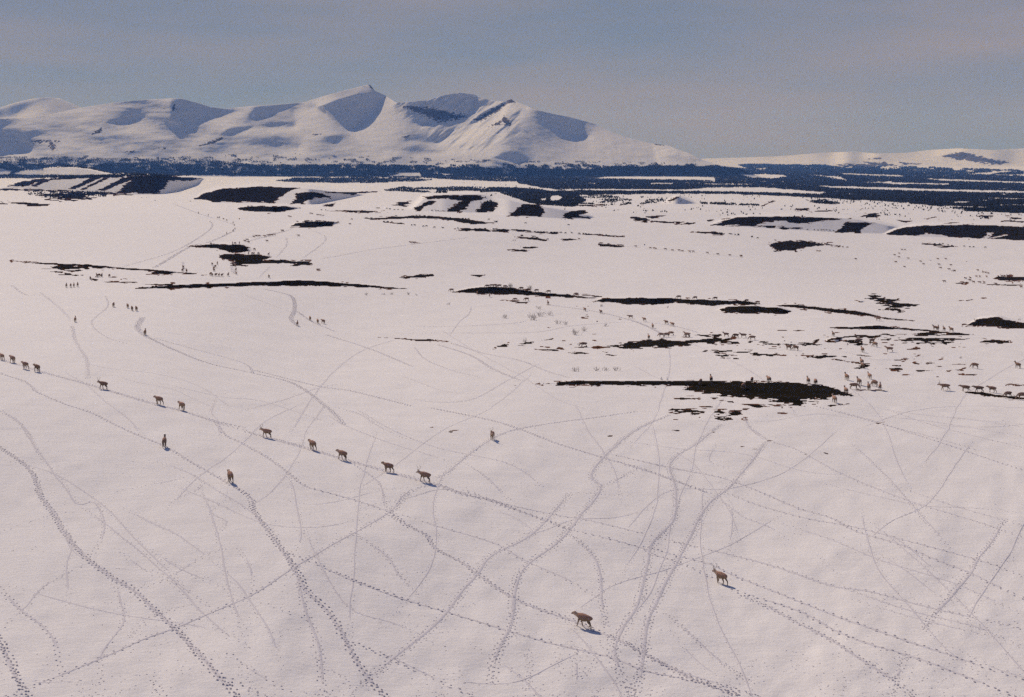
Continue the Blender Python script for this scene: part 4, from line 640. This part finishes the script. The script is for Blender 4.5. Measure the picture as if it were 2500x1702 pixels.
# clusters: key, group, label pattern ({o}=ordinal, {n}=count) or None for shared label, region, default heading, default poses, [(x,y[,heading[,pose[,antlers]]])]
ORD=['first','second','third','fourth','fifth','sixth','seventh','eighth','ninth','tenth','eleventh','twelfth','thirteenth','fourteenth','fifteenth','sixteenth','seventeenth','eighteenth','nineteenth','twentieth']+['twenty-'+w for w in ('first','second','third','fourth','fifth','sixth','seventh','eighth','ninth')]+['thirtieth']+['thirty-'+w for w in('first','second','third','fourth','fifth','sixth','seventh','eighth','ninth')]+['fortieth']
CL=[
('reindeer on foreground trails','M',132,'wv',[(350,845,140,'w',0,'reddish-brown reindeer nearest the camera, walking left with its head held low')]),
('reindeer on foreground trails','M',132,'wv',[(1905,350,122,'v',1,'brown reindeer with small antlers walking left, alone at the lower right')]),
('reindeer walking in file through the middle foreground','L',140,'wv',[(185,243,148,'w',1,'dark antlered reindeer in the file, just left of a smaller reddish one'),(583,352,122,'v',0,'reddish reindeer between the antlered one and the one with raised head'),(845,440,135,'w',0,'reindeer with raised head in the file, third from its right end'),(1245,548,138,'v',0,'low-headed reddish reindeer just behind the leading dark one at right'),(1565,632,142,'w',1,'dark brown pale-necked reindeer at the right end of the file')]),
('reindeer seen end-on, alone on the snow','L',255,'s',[(2152,262,262,'s',1,'tan reindeer seen end-on, alone on a trail near the picture centre')]),
('reindeer walking in file at the left','K',140,'wv',[(20,152,128,'v',0,'reindeer cut by the left edge of the frame'),(120,178,132,'w',0,'second reindeer from the left edge, close behind the cut-off one'),(240,236,138,'v',0,'third reindeer from the left edge in the left file'),(352,262,135,'w',0,'fourth reindeer from the left edge, last of the tight group'),(980,427,150,'w',1,'dark reindeer walking alone between the tight group and the next pair'),(1505,572,140,'v',0,'left one of the pair of reindeer below the lone dark one'),(1720,625,128,'w',0,'right one of the pair of reindeer below the lone dark one')]),
('reindeer seen end-on, alone on the snow','K',100,'s',[(1556,972,99,'s',0,'tan reindeer seen from behind, standing on the left diagonal trail'),(2178,1305,112,'v',0,'reddish reindeer seen from behind where the left trail bends')]),
('reindeer scattered on the upper left snow','J',100,'vs',[(475,430,104,'s',0,'dark reindeer alone below the group of four at the upper left'),(915,512,98,'s',0,'end-on reindeer walking away below the group of three'),(716,335,100,'v',0,'lone small reindeer just left of the group of three'),(1875,455,97,'s',0,'end-on reindeer left of and below the upper middle trio'),(805,342,112,'v',0,'left of the three reindeer close together at the upper left'),(833,358,112,'w',0,'middle of the three reindeer close together at the upper left'),(860,360,112,'v',0,'right of the three reindeer close together at the upper left'),
 (419,212,105,'s',0,'leftmost of four small reindeer in a row below the streaky heath'),(446,212,105,'v',0,'second of four small reindeer in a row below the streaky heath'),(466,210,105,'s',0,'third of four small reindeer in a row below the streaky heath'),(490,208,105,'s',0,'rightmost of four small reindeer in a row below the streaky heath'),(1955,420,105,'v',0,'leftmost of the trio of small reindeer in the upper middle'),(2003,438,105,'v',0,'middle one of the trio of small reindeer in the upper middle'),(2038,440,130,'w',0,'rightmost of the trio of small reindeer in the upper middle')]),
('reindeer feeding by the streaky heath at the upper left','J',100,'gs','{o} from the left of {n} reindeer on the thin heath streaks at upper left',[(570,162),(612,147),(625,145),(642,145),(690,148)]),
('reindeer on the ridge with the leafless shrubs','H',0,'g','{o} from the left of {n} reindeer along the dark ridge with two leafless shrubs',[(340,240,170,'g'),(630,208,180,'g'),(665,203,180,'g'),(693,203,0,'g'),(727,206,180,'g'),(775,212,0,'g'),(905,226,180,'g'),(962,236,180,'g'),(1030,243,170,'g'),(1127,252,185,'g',1),(1350,274,180,'g')]),
('reindeer on the ridge crest right of centre','I',180,'g','{o} from the left of {n} reindeer on the dark crest right of the shrub ridge',[(20,80),(128,86),(263,89),(472,104),(545,117)]),
('reindeer by the thin heath lines in the middle','H',90,'gs','{o} from the left of {n} reindeer on snow just below the shrub ridge',[(548,265,90,'s'),(648,283,90,'s'),(855,315,180,'g'),(948,315,180,'g'),(1122,345,100,'s')]),
('reindeer filing down the snow right of centre','H',150,'wv','{o} from the left of {n} reindeer filing down the snow above the ragged ridge',[(1420,398,110),(1550,418,110),(1790,458,165,'w'),(1902,480,120),(1970,535,95,'s'),(2080,505,120),(2130,522,120)]),
('reindeer at the ragged ridge right of centre','H',150,'gs','{o} from the left of {n} reindeer feeding around the ragged dark ridge',[(1410,688,175,'g',1),(1938,625,95,'s'),(2040,608),(2085,608,10),(2118,595,170),(2250,608,150)]),
('reindeer in the patchy heath band','I',140,'gs','{o} from the left of {n} reindeer in the patchy heath band on the right',[(75,337),(335,335,150),(400,343),(450,342,170),(510,357),(752,422),(800,426),(1050,332,95,'s'),(1222,376,160),(1310,378,20),(1330,402,110),(1425,436,170),(1245,440,95,'s'),(1350,228,180,'w'),(1240,520,95,'s'),(1245,545,95,'s'),(1995,546,130),(2282,545,110)]),
('reindeer on the ridge at the upper right','I',95,'s','{o} from the left of {n} small reindeer on the thin ridge at upper right',[(1730,290),(1750,292),(1790,296),(1838,302)]),
('reindeer on and beside the large ragged heath patch','I',95,'s','{o} from the left of {n} dark reindeer standing within the large ragged heath patch',[(165,655,70,'g'),(235,637,90,'s'),(450,685,60,'g'),(508,642,75,'g'),(620,642,100,'v'),(883,648,92,'s'),(932,657,90,'g')]),
('reindeer at the right tip of the large heath patch','I',95,'s','{o} from the left of {n} reindeer gathered at the large patch\'s right tip',[(1058,775,98,'s'),(1135,717,95,'s'),(1140,625,98,'s'),(1190,684,350,'g',1),(1222,657,98,'s'),(1287,690,85,'s'),(1292,617,98,'s'),(1326,667,110,'g'),(1362,692,75,'s')]),
('reindeer file at the right edge','I',170,'wg','{o} from the left of {n} reindeer in the loose row reaching the right edge',[(1795,692,165,'w',1),(1932,700,150,'v'),(2022,705,155,'w'),(2110,707,130,'v'),(2215,740,200,'g',1),(2308,752,190,'g',1)]),
('small reindeer winding down to the twin heath patches','D',110,'vs','{o} from the left of {n} tiny reindeer winding toward the twin dark patches',[(1608,468),(1688,488),(1765,508),(1778,508),(1812,520),(1838,530),(1890,550),(1900,570),(1905,600),(1890,615),(1940,520),(1837,637)]),
('small reindeer in file right of the twin heath patches','D',175,'vw','{o} from the left of {n} tiny reindeer filing right of the twin dark patches',[(2057,665),(2078,660),(2102,660),(2147,662),(2177,655),(2200,652),(2223,648),(2290,615),(1985,700),(2005,690),(2015,710),(2165,700)]),
('small reindeer on the twin heath patches','D',90,'sg','{o} from the left of {n} tiny reindeer on the twin dark patches',[(1885,720),(1905,720),(1940,720),(2062,768),(2015,802),(2045,802),(2060,802),(2095,802),(2178,810),(1710,722)]),
('small reindeer below the twin heath patches','D',95,'sv','{o} from the left of {n} tiny reindeer in the knot below the twin patches',[(1480,940),(1485,915),(1512,945),(1735,940),(1732,925),(1745,910),(1762,885),(1720,890),(1890,890),(1900,880),(1908,905),(1912,935),(1915,967),(1705,972),(1720,978),(1750,978),(1775,980),(1800,980),(1850,978),(2180,992)]),
('reindeer crowding the small dark knoll','E',180,'gs','{o} from the left of {n} tiny reindeer crowding the small dark knoll',[(420,476),(485,472),(500,470),(510,471),(535,472),(575,470),(590,472),(605,473),(630,473),(645,476),(670,478),(700,481),(735,486),(750,483)]),
('small reindeer around the small dark knoll','E',175,'vg','{o} from the left of {n} tiny reindeer loosely around the small dark knoll',[(350,432),(365,435),(525,408),(540,410),(578,418),(592,420),(608,422),(628,425),(428,590),(300,550),(845,495),(860,455)]),
('tiny reindeer on and above the flat left lens','E',175,'gs','{o} from the left of {n} tiny reindeer on the flat heath lens, upper left',[(20,350),(50,350),(130,350),(152,350),(250,358),(295,358),(315,358),(440,365)]),
('reindeer file below the thin heath lines','F',170,'wv','{o} from the left of {n} reindeer strung out across the bare snow, upper middle',[(1170,610),(1288,622),(1318,625),(1330,628),(1467,642),(1520,642),(1547,648),(1605,652),(1635,652),(1750,662),(1835,674),(1932,682),(2025,692),(1410,632)]),
('reindeer on the thin heath strip in the upper middle','F',175,'gs','{o} from the left of {n} tiny reindeer on the short strips, upper middle',[(245,522),(335,530),(348,530),(370,540),(455,552),(710,550),(878,585),(895,585),(948,590),(1033,600),(1048,601),(1065,603)]),
('small reindeer on the right-hand heath lens','G',170,'sg','{o} from the left of {n} tiny reindeer on the ragged lens, right',[(310,494),(430,498),(485,498),(505,498),(520,498),(535,500),(600,503),(625,510),(660,519),(685,519),(715,521),(730,521),(765,542),(830,540),(855,548),(893,551),(650,582),(670,582)]),
('reindeer dotted over the snow at the upper right','G',160,'vw','{o} from the left of {n} tiny reindeer dotted over the upper right snow',[(32,620),(960,645),(1275,612),(1285,670),(1312,600),(1335,570),(1360,570),(1310,630),(1355,710),(1385,640),(1485,665),(1510,687),(1625,645),(1635,690),(1648,718),(1718,730),(1732,695),(1760,742),(1690,645),(1678,830)]),
('reindeer near the heath at the upper right edge','G',120,'vs','{o} from the left of {n} tiny reindeer near the upper right edge',[(1950,738),(1990,752),(2012,757),(2035,762),(1938,788),(1965,788),(2020,790),(1888,800),(1885,820),(1850,805),(1965,838),(2000,838),(2115,788),(2145,785),(2165,785),(2195,785),(2095,850),(2230,842),(2300,875),(1915,835)]),
]
FARC=[('F',[(210,477),(240,480),(265,480),(290,484),(310,487),(350,492),(380,494),(400,494),(425,494),(450,496),(485,496),(510,496),(530,497),(565,498),(600,501),(650,500),(712,505),(745,507),(765,509),(788,510),(855,515),(880,515),(930,517),(20,474),(50,477),(85,480),(120,482),(40,412),(275,420),(625,435),(1850,500),(1865,502),(1930,507),(1945,510),(1975,514),(2000,517),(2110,532),(1300,404),(1340,406),(1370,409),(1410,412),(1450,414),(1500,412),(1540,416),(1590,418)]),
('E',[(615,380),(648,380),(740,387),(830,387),(868,390),(905,394),(955,397),(975,397),(1065,364),(1080,364),(1145,367),(1170,372),(1205,377),(1235,377),(1270,380),(1220,430),(1385,425),(1410,425),(1450,428),(1480,432),(1020,447),(980,447),(1620,442),(1660,444),(1120,476),(1150,477),(1185,478),(1260,490),(1345,504),(1370,504),(1440,514),(1465,512),(1530,522),(1598,527),(1970,457),(2020,474),(2035,474),(1720,530),(1780,534),(1795,534),(1860,536),(1900,536),(1940,534),(2010,537),(2030,540),(2055,542),(2080,542),(2100,542),(2165,544),(2190,547),(2220,547),(2250,550),(2290,552),(1510,384),(1540,384),(1560,387),(1760,450),(1782,450),(1805,452),(2240,592)]),
('G',[(570,405),(625,408),(655,410),(680,410),(700,410),(725,410),(750,412),(780,415),(120,462),(10,445),(165,475),(1600,522),(1640,522),(1665,522),(1710,532),(1745,542),(1840,542),(1885,547),(1915,547),(2010,550)]),
('D',[(1150,345),(1190,342),(1257,367),(1543,374),(320,315),(370,318),(400,320),(460,322),(490,335),(540,318),(700,300),(770,305),(830,310),(1030,320),(1060,325),(10,378),(20,384)])]
def inst(xp,yp,hd,pose,ant,lab,grp,idx):
    D=float(D_at(xp,yp));X,Y,Z=[float(q) for q in P3(xp,yp,D)]
    o=bpy.data.objects.new('reindeer',POSE[pose]);sc.collection.objects.link(o);o.location=(X,Y,Z-.015);sc_=rng.uniform(.94,1.06);o.scale=(sc_,)*3
    o.rotation_euler=(0,0,R(hd));tag(o,lab,'reindeer',grp)
    if ant:
        a=bpy.data.objects.new('antlers',ANT);sc.collection.objects.link(a);a.parent=o;a.location=HEADPOS[pose]
        if pose=='g':a.rotation_euler=(0,R(70),0)
nr=0
for row in CL:
    if len(row)==5:
        grp,r,hd,ps,L_=row
        for x0,y0,h,p,an,lab in L_:
            q=px(r,[(x0,y0)])[0];inst(q[0],q[1],h,p,an,lab,grp,nr);nr+=1
    else:
        grp,r,hd,ps,pat,L_=row;order=sorted(range(len(L_)),key=lambda i:(L_[i][0],L_[i][1]));rank={k:i for i,k in enumerate(order)}
        for i,e in enumerate(L_):
            q=px(r,[e[:2]])[0];h=e[2] if len(e)>2 else hd+rng.uniform(-30,30);p=e[3] if len(e)>3 else ps[i%len(ps)];an=e[4] if len(e)>4 else 0
            n_=len(L_);lab=pat.replace('{o}',ORD[rank[i]]).replace('{n}',str(n_) if n_>12 else ['','','two','three','four','five','six','seven','eight','nine','ten','eleven','twelve'][n_])
            inst(q[0],q[1],h,p,an,lab,grp,nr);nr+=1
print('reindeer',nr)
# the farthest of the herd, past the first three hundred
vs_=[];fs_=[];off=0
for r,L_ in FARC:
    for x0,y0 in L_:
        q=px(r,[(x0,y0)])[0];me=POSE[random.choice('gvsw')];co=np.empty(len(me.vertices)*3,np.float32);me.vertices.foreach_get('co',co);co=co.reshape(-1,3)
        a=R(random.choice((175,180,0,150,200,120)));D=float(D_at(*q));X,Y,Z=[float(k) for k in P3(q[0],q[1],D)]
        vs_.append(np.stack([co[:,0]*math.cos(a)-co[:,1]*math.sin(a)+X,co[:,0]*math.sin(a)+co[:,1]*math.cos(a)+Y,co[:,2]+Z],1))
        fc=np.array([list(p.vertices) for p in me.polygons if len(p.vertices)==4]);fs_.append(fc+off);off+=len(co)
M_FARFUR,_,_=mat('distant_reindeer_fur',(.045,.032,.027),.9,.1)
o=mesh('distant_reindeer_herd',np.concatenate(vs_),np.concatenate(fs_),[M_FARFUR],'stuff');tag(o,'distant reindeer spread in lines along the far heath strips','reindeer herd')
# ---------------- shrubs ----------------
def shrub(hm,wm,nst,seed,th=.014):
    rg=np.random.default_rng(seed);vs=[];fs=[]
    def seg(a,b_,r0,r1):
        a=np.array(a);b_=np.array(b_);d=b_-a;d=d/(np.linalg.norm(d)+1e-6);u=np.cross(d,(.3,.5,.8));u/=np.linalg.norm(u)+1e-6;v=np.cross(d,u);k=len(vs)
        for c,r in((a,r0),(b_,r1)):
            for t in(0,2.09,4.19):vs.append(c+r*(math.cos(t)*u+math.sin(t)*v))
        for i in range(3):j=(i+1)%3;fs.append((k+i,k+j,k+3+j,k+3+i))
    for s in range(nst):
        p=np.array([rg.normal(0,wm*.16),rg.normal(0,wm*.16),-.05]);d=np.array([rg.normal(0,.45),rg.normal(0,.45),1.]);d/=np.linalg.norm(d);L=hm*rg.uniform(.5,1.)
        q=p
        for k in range(4):
            n_=q+d*L/4+rg.normal(0,.03,3)*hm/1.5;seg(q,n_,th*(1.6-.35*k),th*(1.25-.35*k+.15))
            if k>0:
                for _ in range(3):
                    e=d+rg.normal(0,.55,3);e[2]=abs(e[2]);e/=np.linalg.norm(e);m_=n_+e*L*rg.uniform(.15,.32);seg(n_,m_,th*.6,th*.35)
                    for _ in range(2):
                        g=e+rg.normal(0,.5,3);g/=np.linalg.norm(g);seg(m_,m_+g*L*rg.uniform(.08,.18),th*.4,th*.25)
            q=n_;d=d+rg.normal(0,.12,3);d/=np.linalg.norm(d)
    me=bpy.data.meshes.new('leafless_shrub');me.from_pydata([tuple(v) for v in vs],[],fs);me.materials.append(M_TWIG);return me
SH=[('H',815,208,1.9,2.2,26,'leafless twiggy shrub on the dark ridge, left one of the two'),('H',978,218,1.7,2.,22,'leafless twiggy shrub on the dark ridge, right one of the two'),
('H',770,455,1.3,2.6,16,'low reddish shrub left of the biggest thicket on the middle snow'),('H',1000,470,2.6,3.,26,'tallest grey shrub in the thicket on the middle snow'),('H',1060,440,2.,2.4,18,'shrub in the middle of the thicket, right of the tallest'),('H',1130,430,1.6,2.4,16,'shrub at the upper right of the thicket on the middle snow'),
('H',1200,500,1.5,1.8,14,'left one of two bushes at the thicket\'s lower right'),('H',1262,508,1.5,1.6,14,'right one of two bushes at the thicket\'s lower right'),('H',1340,590,2.,2.6,22,'reddish shrub leaning right on the middle snow, nearer the ragged ridge'),('H',1410,560,1.6,2.4,16,'right one of the pair of reddish shrubs above the ragged ridge'),
('H',1590,522,1.1,1.8,12,'small bush right of the reddish pair, above the ragged ridge'),('H',935,650,1.1,2.2,14,'low bush among heath flecks left of the grazing antlered reindeer'),('H',1340,885,1.0,2.6,16,'leftmost of the four pale low bushes above the long heath line'),('H',1515,880,1.0,1.4,10,'second of the four pale low bushes above the long heath line'),('H',1585,880,1.0,1.6,12,'third of the four pale low bushes above the long heath line'),('H',1680,880,1.0,1.6,12,'rightmost of the four pale low bushes above the long heath line'),
('H',1050,380,1.6,1.6,14,'thin bush at the top of the thicket, under the heath line'),('H',320,345,1.,1.2,10,'small lone bush left of the thicket, below the shrub ridge'),('E',975,1065,1.,1.6,10,'leftmost of the faint bushes below the long low ridge'),('E',1118,1062,1.,1.8,12,'second of the faint bushes below the long low ridge'),('E',1183,1060,1.,1.2,10,'third of the faint bushes below the long low ridge'),('E',1315,1062,1.3,1.8,12,'fourth and tallest of the faint bushes below the long low ridge'),('E',1380,1066,.8,1.,8,'rightmost of the faint bushes below the long low ridge'),
('H',1555,360,.9,1.2,10,'small bush just under the crest right of the shrub ridge'),('H',2085,372,.9,1.6,10,'small bush under the right part of the ridge crest'),('I',2005,232,1.2,1.6,14,'bush on the left slope of the knoll at the right edge'),('I',2290,225,.9,1.6,12,'low bush on top of the knoll at the right edge'),
('F',1240,595,1.3,1.8,14,'small faint bush on bare snow by the far file of reindeer'),('F',180,560,1.6,3.,12,'faint bush below the short heath strips in the upper middle'),('I',1900,480,.6,1.,8,'tiny bush on the snow at the right above the loose row')]
for k,(r,x0,y0,hm,wm,ns,lab) in enumerate(SH):
    q=px(r,[(x0,y0)])[0];X,Y,Z=[float(v) for v in P3(q[0],q[1],D_at(*q))];o=bpy.data.objects.new('leafless_shrub',shrub(hm*.72,wm*.95,max(6,int(ns*.8)),k+3,.016 if Y<420 else .022));sc.collection.objects.link(o);o.location=(X,Y,Z);tag(o,lab,'shrub','leafless shrubs on the snow')
# ---------------- the air ----------------
X0,X1,Y0,Y1,Z0,Z1=-17000,17000,-150,26000,-220,900
v=[(X0,Y0,Z0),(X1,Y0,Z0),(X1,Y1,Z0),(X0,Y1,Z0),(X0,Y0,Z1),(X1,Y0,Z1),(X1,Y1,Z1),(X0,Y1,Z1)]
o=mesh('haze',v,[(0,3,2,1),(4,5,6,7),(0,1,5,4),(1,2,6,5),(2,3,7,6),(3,0,4,7)],[],'stuff',smooth=False)
m=bpy.data.materials.new('haze');m.use_nodes=True;t=m.node_tree;t.nodes.clear();oo=N(t,'ShaderNodeOutputMaterial');pv=N(t,'ShaderNodeVolumePrincipled')
pv.inputs['Color'].default_value=(.13,.33,.90,1);pv.inputs['Absorption Color'].default_value=(1,1,1,1);pv.inputs['Density'].default_value=6e-5;pv.inputs['Anisotropy'].default_value=0
t.links.new(pv.outputs[0],oo.inputs['Volume']);o.data.materials.append(m);tag(o,'pale blue haze over the valley and the mountains','haze')
